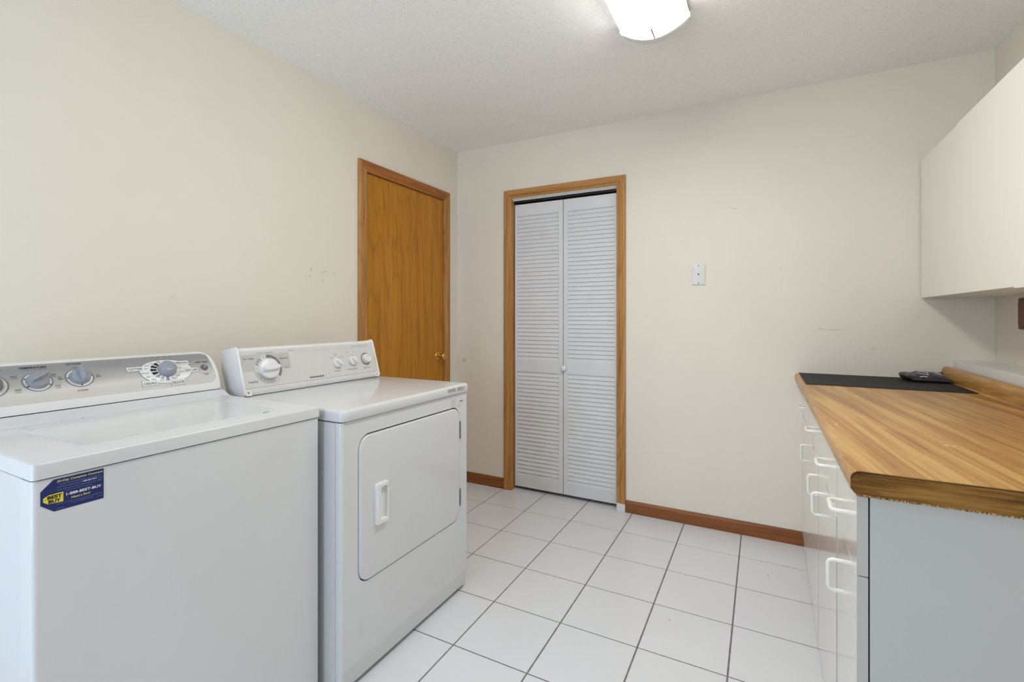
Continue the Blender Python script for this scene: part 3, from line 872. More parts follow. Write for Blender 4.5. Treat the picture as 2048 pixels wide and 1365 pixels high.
# knobs
N = Vector((nx, 0, nz)); UP = Vector((ux, 0, uz)); RT = Vector((0, 1, 0))
def grip(bm, c, N, ang, L, wd, h, mat=0, taper=0.6):
    """a ridge across a knob, long axis turned ang degrees from the panel's right"""
    d = (RTL * math.cos(math.radians(ang)) + UPL * math.sin(math.radians(ang))).normalized(); s = N.cross(d)
    rings = []
    for k, (hh, sc, sw) in enumerate(((0, 1, 1), (h * .6, .98, .85), (h, .90, taper), (h * 1.04, .8, taper * .5))):
        pts = []
        for i in range(20):
            t = 2 * math.pi * i / 20
            ca = math.copysign(abs(math.cos(t)) ** .6, math.cos(t)); sb = math.copysign(abs(math.sin(t)) ** .8, math.sin(t))
            pts.append(c + N * hh + d * (L * sc * ca) + s * (wd * sw * sb))
        rings.append(pts)
    loops(bm, rings, True, True, mat)
RTL, UPL = RT, UP
def knob_d(name, a, b, r, h, ang, parent, gw=.30, label=None):
    c = Vector(D(.0014)(a, b)); bm = bmesh.new()
    lathe(bm, c, N, [(0, 0), (r, 0), (r, h * .35), (r * .96, h * .5), (r * .80, h * .62), (r * .3, h * .7), (0, h * .7)], 40)
    grip(bm, c + N * h * .45, N, ang, r * .92, r * gw, h * .75)
    return link(name, bm, M_plastic, parent, label, smooth=40)
knob_d('cycle_dial', -1.7645, .0895, .0405, .026, 4, dry, .36, 'large white cycle dial')
knob_d('temperature_knob', -1.428, .082, .0215, .022, -38, dry, .42)
knob_d('signal_knob', -1.3355, .085, .0215, .022, -48, dry, .42)
c = Vector(D(.0014)(-1.2490, .088)); bm = bmesh.new()
lathe(bm, c, N, [(0, 0), (.0225, 0), (.0225, .006), (.021, .012), (.019, .018), (.0175, .0195), (.012, .018), (.0115, .0165), (0, .0165)], 40)
link('start_knob', bm, M_plastic, dry, smooth=40)

# =================================================================== WASHER
WX, WYL, WYR = 0.772, -2.589, -1.911
was = thing('washer', (0.45, (WYL + WYR) / 2, 0), 'white top-loading washing machine with a silver control panel', 'washing machine')
bm = bmesh.new(); box(bm, .12, .7185, WYL, WYR, .012, .9010, .003, 2); link('cabinet_body', bm, M_white_side, was)
bm = bmesh.new()
# wrapped front panel with rounded upright edges
pl = []
r = .010
for k in range(7):
    t = math.radians(-90 + 90 * k / 6); pl.append((WX - r + r * math.cos(t), WYL + r + r * math.sin(t)))
for k in range(7):
    t = math.radians(90 * k / 6); pl.append((WX - r + r * math.cos(t), WYR - r + r * math.sin(t)))
pl += [(.7205, WYR), (.7205, WYL)]
prism(bm, pl, 'z', .018, .9005)
link('front_panel', bm, M_white, was, smooth=40)
bm = bmesh.new(); box(bm, .14, .764, WYL + .012, WYR - .012, .885, .908); link('gap_shade_box', bm, M_dark, was)  # dark box painting the shaded gap between front panel and top
bm = bmesh.new()
tp = [(.105, .9035), (.776, .9035), (.7765, .930), (.7755, .934), (.772, .936), (.325, .936), (.300, .939), (.282, .948), (.266, .956), (.255, .9575), (.105, .9575)]
cx, cz = .44, .93
def ins(k): return [(min(max(a, .105 + k), .7765 - k), max(min(b, .9575 - k * .5) - (k * .3 if .92 < b else 0), .9035)) for a, b in tp]
loops(bm, [[(a, y, b) for a, b in ins(k)] for y, k in [(WYL - .001 + .010 * (1 - math.cos(math.radians(q * 15))), .010 * (1 - math.sin(math.radians(q * 15)))) for q in range(7)] + [(WYR + .001 - .010 * (1 - math.cos(math.radians(q * 15))), .010 * (1 - math.sin(math.radians(q * 15)))) for q in range(6, -1, -1)]])
topc = link('top_panel', bm, M_white, was, smooth=50)
bm = bmesh.new()
ly0, ly1, lx0, lx1 = -2.492, -2.012, .345, .7125
pillow_rrect(bm, 'z', lx0, lx1, ly0, ly1, .030, [(.9355, 0), (.9368, 0), (.9380, .0010), (.9386, .003), (.9387, .009), (.9382, .016), (.9380, .022)], 8)
lid = link('washer_lid', bm, M_white, was, smooth=60)
bm = bmesh.new()
box(bm, lx1 - .012, lx1 + .0015, -2.064, -2.046, .9362, .9379, .0006, 1)
link('lid_strike', bm, M_greydark, lid)
for hx, hy in ((.372, -2.345), (.402, -2.185), (.36, -2.43)):
    bm = bmesh.new(); lathe(bm, (hx - .05, hy, .9362), (0, 0, 1), [(0, 0), (.0022, 0), (.0022, .0008), (0, .0012)], 10); link('lid_bumper', bm, M_greydark, was)
for fx in (.18, .70):
    for fy in (WYL + .05, WYR - .05):
        bm = bmesh.new(); lathe(bm, (fx, fy, 0), (0, 0, 1), [(0, 0), (.018, 0), (.018, .010), (.008, .010), (.008, .022), (0, .022)], 16); link('foot', bm, M_foot, was)

# console: curved face profile, evaluated by arc length
WP0 = [(.262, .9592), (.258, .975), (.243, 1.017), (.215, 1.053), (.185, 1.078), (.15, 1.089), (.13, 1.091)]
def catmull(P, n=6):
    out = []
    Q = [tuple(2 * a - b for a, b in zip(P[0], P[1]))] + P + [tuple(2 * a - b for a, b in zip(P[-1], P[-2]))]
    for i in range(1, len(Q) - 2):
        for k in range(n):
            t = k / n
            out.append(tuple(0.5 * (2 * Q[i][j] + (Q[i + 1][j] - Q[i - 1][j]) * t + (2 * Q[i - 1][j] - 5 * Q[i][j] + 4 * Q[i + 1][j] - Q[i + 2][j]) * t * t
                                    + (3 * Q[i][j] - Q[i - 1][j] - 3 * Q[i + 1][j] + Q[i + 2][j]) * t ** 3) for j in (0, 1)))
    out.append(P[-1]); return out
WPF = catmull(WP0, 8)
WL = [0.0]
for p, q in zip(WPF[:-1], WPF[1:]): WL.append(WL[-1] + math.hypot(q[0] - p[0], q[1] - p[1]))
def wface(b):
    b = min(max(b, 0.0), WL[-1] - 1e-6); i = 0
    while WL[i + 1] < b: i += 1
    t = (b - WL[i]) / (WL[i + 1] - WL[i]); p, q = WPF[i], WPF[i + 1]
    def nrm(j):
        a_ = WPF[max(j - 1, 0)]; b_ = WPF[min(j + 1, len(WPF) - 1)]
        v = Vector((b_[1] - a_[1], a_[0] - b_[0])); return v.normalized()
    n = nrm(i) * (1 - t) + nrm(i + 1) * t; n.normalize()
    return p[0] + (q[0] - p[0]) * t, p[1] + (q[1] - p[1]) * t, n.x, n.y
def Wm(off):
    def f(a, b):
        x, z, n0, n1 = wface(b); return (x + n0 * off, a, z + n1 * off)
    return f
wyl, wyr = -2.583, -1.917
bm = bmesh.new()
back = [(.118, 1.086), (.112, 1.075), (.112, .9592)]
full = [(a, b) for a, b in WPF] + back
mx = sum(p[0] for p in full) / len(full); mz = sum(p[1] for p in full) / len(full)
def sh(k): return [(mx + (a - mx) * (1 - k), mz + (b - mz) * (1 - k) if b > .965 else b) for a, b in full]
loops(bm, [[(a, y, b) for a, b in sh(k)] for y, k in ((wyl, .09), (wyl + .003, .04), (wyl + .008, .012), (wyl + .014, 0), (wyr - .014, 0), (wyr - .008, .012), (wyr - .003, .04), (wyr, .09))])
link('console_body', bm, M_plastic, was, smooth=40)
bm = bmesh.new(); box(bm, .125, .2605, wyl + .006, wyr - .006, .9560, .9592)
link('console_gap_shade', bm, M_dark, was)  # dark filler painted in as the shaded gap beneath the console
# silver overlay: rounded panel, finely divided up the curve
bm = bmesh.new()
pa0, pa1, pb0, pb1 = -2.570, -1.930, .027, .165
F = Wm(.0006); rows = []
nb = 40; rc = .022
for k in range(nb + 1):
    b = pb0 + (pb1 - pb0) * k / nb
    e = 0.0
    if b < pb0 + rc: e = rc - math.sqrt(max(rc * rc - (pb0 + rc - b) ** 2, 0))
    if b > pb1 - rc: e = rc - math.sqrt(max(rc * rc - (b - pb1 + rc) ** 2, 0))
    lean = (b - pb0) / (pb1 - pb0) * .006
    rows.append((pa0 + e, pa1 - e - lean * 0, b))
P = None
for a0, a1, b in rows:
    v = [bm.verts.new(F(a0 + (a1 - a0) * j / 8, b)) for j in range(9)]
    if P:
        for j in range(8): bm.faces.new((P[j], P[j + 1], v[j + 1], v[j]))
    P = v
ov = link('control_overlay', bm, M_silver, was, smooth=80)
F1, F2, F3, F4 = Wm(.0010), Wm(.0013), Wm(.0016), Wm(.0019)
bm = bmesh.new()
def ring_dial(ca, cb, ro, ri_):
    disc(bm, F1, ca, cb, ro, ro * .96, 1, 48, 8); disc(bm, F2, ca, cb, ro * .88, ro * .86, 0, 48, 8)
ring_dial(-2.4095, .0900, .0335, .0)
ring_dial(-2.3160, .0915, .0345, .0)
ring_dial(-2.5060, .0890, .0395, .0)
for k in range(60): arc(bm, F3, -2.5060, .0890, .0265, .0325, k * 6, k * 6 + 2.0, 1, 1)
for ca, cb, angs in ((-2.4095, .09, (155, 215, 20, -30)), (-2.316, .0915, (90, 180, 5, 270))):
    for t in angs:
        t = math.radians(t); disc(bm, F3, ca + .0275 * math.cos(t), cb + .0265 * math.sin(t), .0026, .0018, 2, 10, 1)
# programme oval
disc(bm, F1, -2.0830, .0880, .0815, .0485, 1, 64, 10); disc(bm, F2, -2.0830, .0880, .0795, .0470, 0, 64, 10)
seg_c = [(2, 118, 134), (2, 141, 158), (2, 165, 182), (2, 189, 206), (3, 213, 228), (4, 234, 249), (5, 256, 270), (6, 277, 291), (6, 297, 311)]
for mi, t0, t1 in seg_c: arc(bm, F3, -2.0830, .0905, .0300, .0475, t0, t1, mi, 6, ell=.80)
arc(bm, F3, -2.0830, .0905, .0300, .046, 318, 322, 4, 2, ell=.8)
arc(bm, F3, -2.0830, .0905, .0300, .046, -30, 22, 7, 10, ell=.8); arc(bm, F3, -2.0830, .0905, .0300, .046, 28, 58, 8, 8, ell=.8)
# white tags
for a0, a1, b0 in ((-2.1945, -2.1475, .0955), (-2.0500, -2.0045, .1075), (-2.0290, -1.9840, .0725), (-2.1645, -2.1200, .0385), (-2.0795, -2.0360, .0325)):
    for ff, ee, mi in ((F2, .0008, 1), (F3, 0, 0)):
        P2 = None
        for k in range(5):
            b = b0 - ee + (.0165 + 2 * ee) * k / 4
            v = [bm.verts.new(ff(a0 - ee, b)), bm.verts.new(ff(a1 + ee, b))]
            if P2: bm.faces.new((P2[0], P2[1], v[1], v[0])).material_index = mi
            P2 = v
for k in range(5):
    disc(bm, F1, -2.1235 + k * .0195, .1545, .0016, .0022, 2, 8, 1)
link('printed_scale', bm, [M_plastic, M_greydark, M_ink, plain('printed_blue_grey', (140, 150, 162), .4), plain('printed_pale_blue', (166, 176, 190), .4),
     plain('printed_slate', (120, 126, 136), .4), plain('printed_lilac', (206, 204, 216), .4), plain('printed_ivory', (222, 222, 210), .4), plain('printed_pearl', (214, 214, 212), .4)], ov)
bm = bmesh.new(); L = F4
text(bm, L, 'TEMPERATURE', -2.4375, -2.3785, .1400, .0080, 0, .02)
text(bm, L, 'COLD RINSE / AUTO TEMP SENSOR', -2.4365, -2.3780, .1335, .0028, 1)
text(bm, L, 'OPTIONS', -2.3345, -2.2990, .1440, .0080, 0, .01)
for s, s2, a, b in (('HOT', 'COLD', -2.4530, .1105), ('WARM', 'COLD', -2.4530, .0660), ('COLD', 'COLD', -2.3725, .1075), ('COOL', 'COLD', -2.3700, .0680)):
    text(bm, L, s, a - .0065, a + .0065, b, .0052, 0); text(bm, L, s2, a - .0060, a + .0060, b - .0060, .0040, 1)
text(bm, L, 'OFF', -2.3225, -2.3130, .1275, .0046, 0)
text(bm, L, 'EXT', -2.3640, -2.3560, .0950, .0046, 0); text(bm, L, 'SPIN', -2.3650, -2.3550, .0885, .0046, 0)
text(bm, L, '2ND', -2.2760, -2.2680, .0920, .0046, 0); text(bm, L, 'RINSE', -2.2770, -2.2655, .0860, .0046, 0)
text(bm, L, 'AUTOSOAK', -2.3300, -2.3040, .0460, .0052, 0)
text(bm, L, 'COTTONS', -2.1900, -2.1520, .0995, .0085, 0, .01)
text(bm, L, 'PREWASH', -2.0460, -2.0085, .1115, .0085, 0, .01)
text(bm, L, 'EASY CARE', -2.0260, -1.9870, .0765, .0085, 0, .01)
text(bm, L, 'CASUALS', -2.1610, -2.1240, .0425, .0085, 0, .01)
text(bm, L, 'DELICATES', -2.0765, -2.0390, .0365, .0085, 0, .01)
text(bm, L, 'START / PAUSE', -1.9830, -1.9400, .1080, .0065, 0, .01)
text(bm, L, 'PUSH AND HOLD TO', -1.9770, -1.9450, .0620, .0028, 1); text(bm, L, 'STOP', -1.9680, -1.9540, .0550, .0052, 0)
for s, a, b in (('LIGHT', -2.1190, .1205), ('MEDIUM', -2.1350, .1120), ('HEAVY', -2.1400, .1000), ('EXTRA HEAVY', -2.1500, .0820), ('LIGHT', -2.1430, .0670),
                ('MEDIUM', -2.1300, .0570), ('HEAVY', -2.1070, .0510), ('LIGHT', -2.0880, .0490), ('MEDIUM', -2.0660, .0540), ('LIGHT', -2.0540, .0620),
                ('MEDIUM', -2.0380, .0760), ('HEAVY', -2.0400, .0915), ('QUICK', -2.0960, .1280), ('RINSE', -2.0960, .1230), ('DRAIN', -2.0750, .1275), ('& SPIN', -2.0750, .1225)):
    w = .0011 * len(s); text(bm, L, s, a - w, a + w, b, .0036, 0)
for k, s in enumerate(('SOAK', 'WASH', 'RINSE', 'SPIN', 'END')): text(bm, L, s, -2.1280 + k * .0195, -2.1190 + k * .0195, .1580, .0030, 1)
text(bm, L, 'CYCLE STATUS', -2.1050, -2.0750, .1620, .0028, 1)
text(bm, L, 'PRESS KNOB TO SELECT CYCLE', -2.1150, -2.0600, .1370, .0026, 1)
text(bm, L, 'LOAD SIZE', -2.5260, -2.4720, .1400, .0070, 0)
link('printed_lettering', bm, [M_ink, M_inkgrey], ov)
# washer knobs
def knob_w(name, a, b, r, h, ang, oval=1.0, gw=.22, m1=None, gl=1.0):
    global RTL, UPL
    x, z, n0, n1 = wface(b); n = Vector((n0, 0, n1)); up = Vector((-n1, 0, n0))
    RTL, UPL = RT, up
    c = Vector(Wm(.0014)(a, b)); bm = bmesh.new()
    lathe(bm, c, n, [(0, 0), (r * 1.08, 0), (r * 1.08, .0015), (r, .003), (r * .97, h * .5), (r * .90, h * .58), (0, h * .6)], 44, 0, up=up)
    grip(bm, c + n * h * .5, n, ang, r * gl, r * gw, h * .7, 0, .5)
    return link(name, bm, m1 or M_knobgrey, was, smooth=40)
knob_w('temperature_knob', -2.4095, .0900, .0235, .026, 32, gw=.24, gl=1.08)
knob_w('options_knob', -2.3160, .0915, .0235, .026, 92, gw=.26, gl=1.08)
knob_w('load_size_knob', -2.5060, .0890, .0255, .024, 60, gw=.22, m1=M_knobdark)
# programme dial: a rounded, slightly ovoid cap
x, z, n0, n1 = wface(.0915); n = Vector((n0, 0, n1)); up = Vector((-n1, 0, n0)); c = Vector(Wm(.0014)(-2.0815, .0915))
bm = bmesh.new()
lathe(bm, c, n, [(0, 0), (.0285, 0), (.0285, .003), (.0270, .006), (.0255, .016), (.0215, .021), (.012, .0235), (0, .0240)], 44, up=up)
link('cycle_dial', bm, M_knobgrey, was, smooth=50)
x, z, n0, n1 = wface(.0865); n = Vector((n0, 0, n1)); up = Vector((-n1, 0, n0)); c = Vector(Wm(.0008)(-1.9605, .0865))
bm = bmesh.new(); lathe(bm, c, n, [(0, 0), (.0125, 0), (.0125, .0015), (.0105, .0028), (.0095, .001), (.0085, .002), (.0075, .0042), (.004, .003), (0, .0024)], 32)
link('start_button', bm, M_knobdark, was, smooth=50)

# sticker on the washer's front
bm = bmesh.new()
sx = WX + .0003; f0 = xmap(sx); f1 = xmap(sx + .0004); f2 = xmap(sx + .0007)
A = [(-2.4745, .8970), (-2.4745, .8333), (-2.5560, .8333), (-2.5760, .8510), (-2.5760, .8778), (-2.5565, .8970)]
slabmap(bm, f0, f1, A, 0)
st = link('store_sticker', bm, M_navy, was, 'navy blue sticker with yellow and white print')
bm = bmesh.new()
flat_poly(bm, f2, [(-2.5652, .8510), (-2.5722, .8565), (-2.5722, .8640), (-2.5642, .8682), (-2.5415, .8690), (-2.5415, .8492)], 0)
f3 = xmap(sx + .0010)
text(bm, f3, 'BEST', -2.5660, -2.5435, .8600, .0064, 1, .05); text(bm, f3, 'BUY', -2.5645, -2.5450, .8518, .0064, 1, .05)
disc(bm, f3, -2.5690, .8602, .0008, .0008, 1, 8, 1)
text(bm, f3, '30-Day Complete Coverage', -2.5515, -2.4765, .8900, .0040, 2, .02, .15)
text(bm, f3, '1-888-BEST-BUY', -2.5370, -2.4785, .8595, .0052, 3, .03)
text(bm, f3, 'Need a Part?', -2.5290, -2.4975, .8512, .0042, 2, .02, .15)
text(bm, f3, 'If within 30 days of purchase your product isn\'t', -2.5480, -2.4790, .8840, .0028, 4, 0, .15)
text(bm, f3, 'working as expected, call', -2.5510, -2.5130, .8790, .0028, 4, 0, .15); text(bm, f3, '1-888-BEST-BUY', -2.5110, -2.4860, .8790, .0030, 3, .02); text(bm, f3, 'we\'ll', -2.4840, -2.4765, .8790, .0028, 4)
text(bm, f3, 'send a tech to your home within 48 hours for FREE.', -2.5510, -2.4780, .8735, .0028, 4, 0, .15)
text(bm, f3, 'Valid for 30 days from delivery', -2.5390, -2.4940, .8690, .0018, 4)
text(bm, f3, 'We have it. For parts and accessories call 1-800-BEST-BUY', -2.5520, -2.4765, .8455, .0022, 4)
text(bm, f3, 'or visit us at bestbuy.com/parts', -2.5300, -2.4930, .8415, .0022, 4)
text(bm, f3, '1-888-BEST', -2.5520, -2.5400, .8365, .0018, 4); text(bm, f3, '00-1234', -2.4860, -2.4765, .8400, .0018, 4)
link('sticker_print', bm, [M_yellow, M_ink, M_yellowtext, M_whitetext, M_bluetext], st)

# =================================================================== BASE CABINETS
PHI = -0.0128
BX = 2.216
seams = [0.0, -0.452, -0.969, -1.495, -1.815]
labels = ['white base cabinet in the far corner, under the black mat', 'second white base cabinet from the back wall, beneath the countertop',
          'white base cabinet between the narrow end one and the corner pair', 'narrow white base cabinet at the open grey-sided end of the counter']
pulls = [(-.270, -.440), (-.790, -.905), (-1.270, -1.110), (-1.640, -1.602)]
def pull(vertical, y, z, parent, L=.038):
    bm = bmesh.new(); o = .029; rr = .0050
    pts = [(0.001, -L), (-.020, -L), (-.0265, -L + .003), (-.029, -L + .009), (-.029, L - .009), (-.0265, L - .003), (-.020, L), (0.001, L)]
    if vertical: P3 = [(a, y, z + b) for a, b in pts]
    else: P3 = [(a, y + b, z) for a, b in pts]
    tube(bm, P3, rr, 10)
    return link('pull_handle', bm, M_pull, parent, smooth=60, local=True)
ZS = .708; ZB = .076; ZT = .866
for i in range(4):
    y1, y0 = seams[i], seams[i + 1]
    yc = (y0 + y1) / 2
    ly = yc     # distance along the run in the run's own frame
    t = thing('base_cabinet', (BX - ly * math.sin(PHI), ly * math.cos(PHI), 0), labels[i], 'cabinet', 'white base cabinets under the countertop', rz=PHI)
    h = (y1 - y0) / 2
    e0 = .0008
    bm = bmesh.new()
    box(bm, .0215, .035, -h + .0005, h - .0005, 0.0, ZB + .004); box(bm, .0215, .60, -h + .0004, -h + .017, 0, .871); box(bm, .0215, .60, h - .017, h - .0004, 0, .871)
    box(bm, .0215, .60, -h + .0004, h - .0004, .08, .097); box(bm, .59, .60, -h + .001, h - .001, 0.08, .871); box(bm, .0215, .60, -h + .001, h - .001, .855, .871)
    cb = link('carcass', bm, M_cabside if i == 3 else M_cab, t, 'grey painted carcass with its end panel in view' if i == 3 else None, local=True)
    bm = bmesh.new()
    box(bm, .006, .0205, -h + .001, h - .001, 0.003, ZB - .001)
    link('plinth', bm, M_cab, t, local=True)
    def front(name, za, zb_):
        bm = bmesh.new()
        px = (-.0012, -.0020, -.0014, 0.0)[i] if name == 'cabinet_door' else (-.0004, 0, -.0004, 0.0)[i]
        fs = box(bm, px, .0185, -h + e0, h - e0, za, zb_)
        for f_ in bm.faces:
            f_.material_index = 1 if (abs(f_.normal.y) > .9 or False) else 0
        bm.normal_update()
        for f_ in bm.faces: f_.material_index = 1 if abs(f_.normal.y) > .9 else 0
        return link(name, bm, [M_cab, M_cabedge], t, local=True)
    dw = front('drawer', ZS + .0015, ZT); dr = front('cabinet_door', ZB, ZS - .0015)
    ph, pv = pulls[i]
    pull(False, ph - yc, .785, dw, .038); pull(True, pv - yc, .604, dr, .036)

# =================================================================== COUNTERTOP
CZT = .921; CYN = -1.834
ct = thing('countertop', (2.49, CYN / 2, .873), 'wood-look laminate countertop with a rounded backsplash', 'countertop')
top = []
def arcpts(cx, cz, r, a0, a1, n=8): return [(cx + r * math.cos(math.radians(a0 + (a1 - a0) * k / n)), cz + r * math.sin(math.radians(a0 + (a1 - a0) * k / n))) for k in range(n + 1)]
prof = arcpts(2.1955, CZT - .0155, .0155, 180, 90) + [(2.8200, CZT), (2.8200, .8735), (2.1990, .8735), (2.1862, .8775), (2.1800, .8860)]
bprof = [(2.774, CZT - .004), (2.774, CZT + .0001)] + arcpts(2.7775, CZT + .0065, .0065, 270, 360, 5)[1:] + \
        [(2.784, .962)] + arcpts(2.803, .968, .0175, 180, 0, 8) + [(2.8255, .960), (2.8255, .8735), (2.8202, .8735), (2.8202, CZT - .004)]
bm = bmesh.new()
prism(bm, prof, 'y', CYN + .004, -.0015, caps=False)
A = [bm.verts.new((a, CYN + .004, b)) for a, b in prof]; B = [bm.verts.new((a, -.0015, b)) for a, b in prof]
bm.faces.new(A); bm.faces.new(list(reversed(B)))
link('laminate_top', bm, M_lam, ct, smooth=35)
bm = bmesh.new(); prism(bm, bprof, 'y', CYN + .001, -.0015); link('backsplash', bm, M_lam, ct, smooth=35)
bm = bmesh.new()
cap = [(a - .0 if a < 2.2 else a, b) for a, b in prof]
def capi(k):
    return [(a + (k if a < 2.19 else 0), min(b, b - k) if b > .9 else b) for a, b in cap]
prism(bm, capi(.0008), 'y', CYN, CYN + .0045)
ec = link('raw_edge', bm, M_raw, ct, 'dark stained sawn end of the countertop')
bm = bmesh.new()
# dark strip painted as a shadow line under the laminate, along the top of the sawn end
gl = [p for p in capi(.0008) if p[1] > .893 or p[0] < 2.181]
gl = arcpts(2.1955 + .0004, CZT - .0163, .0155, 180, 90) + [(2.81, CZT - .0008)]
gi = arcpts(2.1955 + .0004, CZT - .0163, .0141, 180, 90) + [(2.81, CZT - .0022)]
A = [bm.verts.new((a, CYN - .0003, b)) for a, b in gl]; B = [bm.verts.new((a, CYN - .0003, b)) for a, b in gi]
for i in range(len(gl) - 1): bm.faces.new((A[i], A[i + 1], B[i + 1], B[i]))
link('edge_shadow_line', bm, M_dark, ct)
bm = bmesh.new()
# splintered lower lip of the sawn end
xx = 2.2; pv = None
random.seed(3)
while xx < 2.82:
    dz = random.uniform(.0001, .0015); xxz = .8760
    v = [bm.verts.new((xx, CYN - .0006, xxz + random.uniform(-.0006, .0010))), bm.verts.new((xx, CYN - .0006, .8738 - dz)), bm.verts.new((xx, CYN + .004, .8738 - dz)), bm.verts.new((xx, CYN + .004, xxz))]
    if pv:
        for k in range(4): bm.faces.new((pv[k], v[k], v[(k + 1) % 4], pv[(k + 1) % 4]))
    else: bm.faces.new(v)
    pv = v; xx += random.uniform(.0012, .0034)
bm.faces.new(list(reversed(pv)))
link('splintered_lip', bm, M_chip, ct)

# =================================================================== WALL CABINETS
UX = 2.706; UZ0, UZ1 = 1.3135, 1.979
useams = [(-.008, -.492), (-.492, -.987), (-.987, -1.50)]
ulab = ['white wall cabinet in the far corner, nearest the closet wall', 'white wall cabinet between the far corner one and the cut-off one',
        'white wall cabinet cut off by the right edge of the photo']
for i, (y1, y0) in enumerate(useams):
    yc = (y0 + y1) / 2
    t = thing('wall_cabinet', (UX + .13, yc, UZ0), ulab[i], 'cabinet', 'white wall cabinets over the counter')
    bm = bmesh.new(); box(bm, UX + .0195, W - .0015, y0 + .0004, y1 - .0004, UZ0 + .001, UZ1 - .002)
    link('carcass', bm, M_upper, t)
    bm = bmesh.new()
    dzz = -.0045 if i == 2 else 0
    px = -.0055 if i == 2 else (-.0025 if i == 1 else 0)
    box(bm, UX + px, UX + .0185, y0 + .0012, y1 - .0012, UZ0 + dzz, UZ1 + (0.004 if i == 1 else 0), .0008, 1)
    link('cabinet_door', bm, M_upper, t)

# =================================================================== CEILING LIGHT
LX0, LX1 = 1.497, 1.769; LY1 = -.955; LYN = LY1 - 1.22
lt = thing('ceiling_light', ((LX0 + LX1) / 2, (LY1 + LYN) / 2, H), 'lit fluorescent ceiling fixture with a curved white diffuser', 'ceiling light')
bm = bmesh.new(); box(bm, LX0 + .010, LX1 - .010, LYN + .01, LY1 - .03, 2.4315, H - .0005, .002, 1)
link('base_pan', bm, M_paintwhite, lt)
bm = bmesh.new()
n = 20; zE = 2.4265; sag = .052
def lz(t, o=0): return zE - (sag) * (1 - (2 * t - 1) ** 2) + o
pts = [(LX0 + (LX1 - LX0) * k / n, lz(k / n)) for k in range(n + 1)] + [(LX1 - (LX1 - LX0) * k / n, lz(1 - k / n, .003)) for k in range(n + 1)]
fs = prism(bm, pts, 'y', LYN, LY1)
for f_ in fs[n + 1:2 * n + 1]: f_.material_index = 1     # the lens' inner face does not glow by itself
df = link('diffuser', bm, [LAMP_GLOW, M_plastic], lt, smooth=40)
for ya, yb in ((LY1 + .0015, LY1 + .040), (LYN - .040, LYN - .0015)):
    bm = bmesh.new()
    ep = [(LX0 + .006 + (LX1 - LX0 - .012) * k / n, lz(k / n, .001)) for k in range(n + 1)] + [(LX1 - .010, H - .001), (LX0 + .010, H - .001)]
    prism(bm, ep, 'y', ya, yb); link('end_plate', bm, M_paintwhite, lt)
# clips, and grey strips painting the inner bracket's shadow on the lens
for ye in (LY1 - .001, LYN + .001):
    s = -1 if ye > -1.5 else 1
    for xe, sg in ((LX0, 1), (LX1, -1)):
        bm = bmesh.new()
        box(bm, xe - .004 * sg if sg > 0 else xe - .001, xe + .001 if sg > 0 else xe + .004, min(ye, ye + s * .022), max(ye, ye + s * .022), zE - .004, zE + .006)
        box(bm, min(xe, xe + sg * .06), max(xe, xe + sg * .06), min(ye + s * .004, ye + s * .016), max(ye + s * .004, ye + s * .016), zE + .004, zE + .008)
        link('diffuser_clip', bm, M_plastic, lt)
    bm = bmesh.new()
    box(bm, 1.630, 1.636, min(ye, ye + s * .075), max(ye, ye + s * .075), zE - sag - .0012, zE - sag + .0035)
    link('lens_shadow_strip', bm, M_greydark, lt)
for tx in (1.585, 1.681):
    bm = bmesh.new(); lathe(bm, (tx, LYN + .03, 2.4205), (0, 1, 0), [(0, 0), (.0085, 0), (.0085, 1.15), (0, 1.15)], 16)
    link('fluorescent_tube', bm, M_plastic, lt, smooth=60)

# =================================================================== WALL PLATES
pp = thing('phone_jack_plate', (1.6955, 0, 1.408), 'white phone jack plate on the back wall', 'wall plate')
bm = bmesh.new()
pillow_rrect(bm, 'y', 1.6585, 1.7335, 1.4085, 1.5310, .004, [(-.0005, 0), (-.004, 0), (-.0065, .0012), (-.0075, .004)], 4)
pb = link('plate', bm, M_paintwhite, pp, smooth=40)
bm = bmesh.new()
box(bm, 1.6905, 1.7015, -.0092, -.0070, 1.4640, 1.4760, .0005, 1); link('phone_jack', bm, M_plastic, pp)
bm = bmesh.new(); box(bm, 1.6920, 1.7000, -.0095, -.0088, 1.4665, 1.4735); link('jack_opening', bm, M_dark, pp)
for z in (1.520, 1.4185):
    bm = bmesh.new(); lathe(bm, (1.696, -.0070, z), (0, -1, 0), [(0, 0), (.0042, 0), (.0042, .0008), (.0025, .0018), (0, .0018)], 16); link('screw', bm, M_steel, pp)
for x in (1.675, 1.716):
    bm = bmesh.new(); lathe(bm, (x, -.0070, 1.5265), (0, -1, 0), [(0, 0), (.0022, 0), (.0022, .0014), (0, .0014)], 12); link('hanging_stud', bm, M_steel, pp)
sp = thing('switch_plate', (W, -.286, 1.170), 'dark brown wooden plate on the right wall, tucked under the wall cabinets', 'wall plate')
bm = bmesh.new()
pillow_rrect(bm, 'x', -.325, -.2495, 1.1705, 1.3000, .005, [(W - .0005, 0), (W - .006, 0), (W - .009, .002), (W - .010, .006)], 4)
link('plate', bm, M_brownplate, sp, smooth=40)
bm = bmesh.new()
pillow_rrect(bm, 'x', -.315, -.2575, 1.187, 1.286, .006, [(W - .009, 0), (W - .0115, 0), (W - .0125, .001)], 4); link('insert', bm, M_brownin, sp)

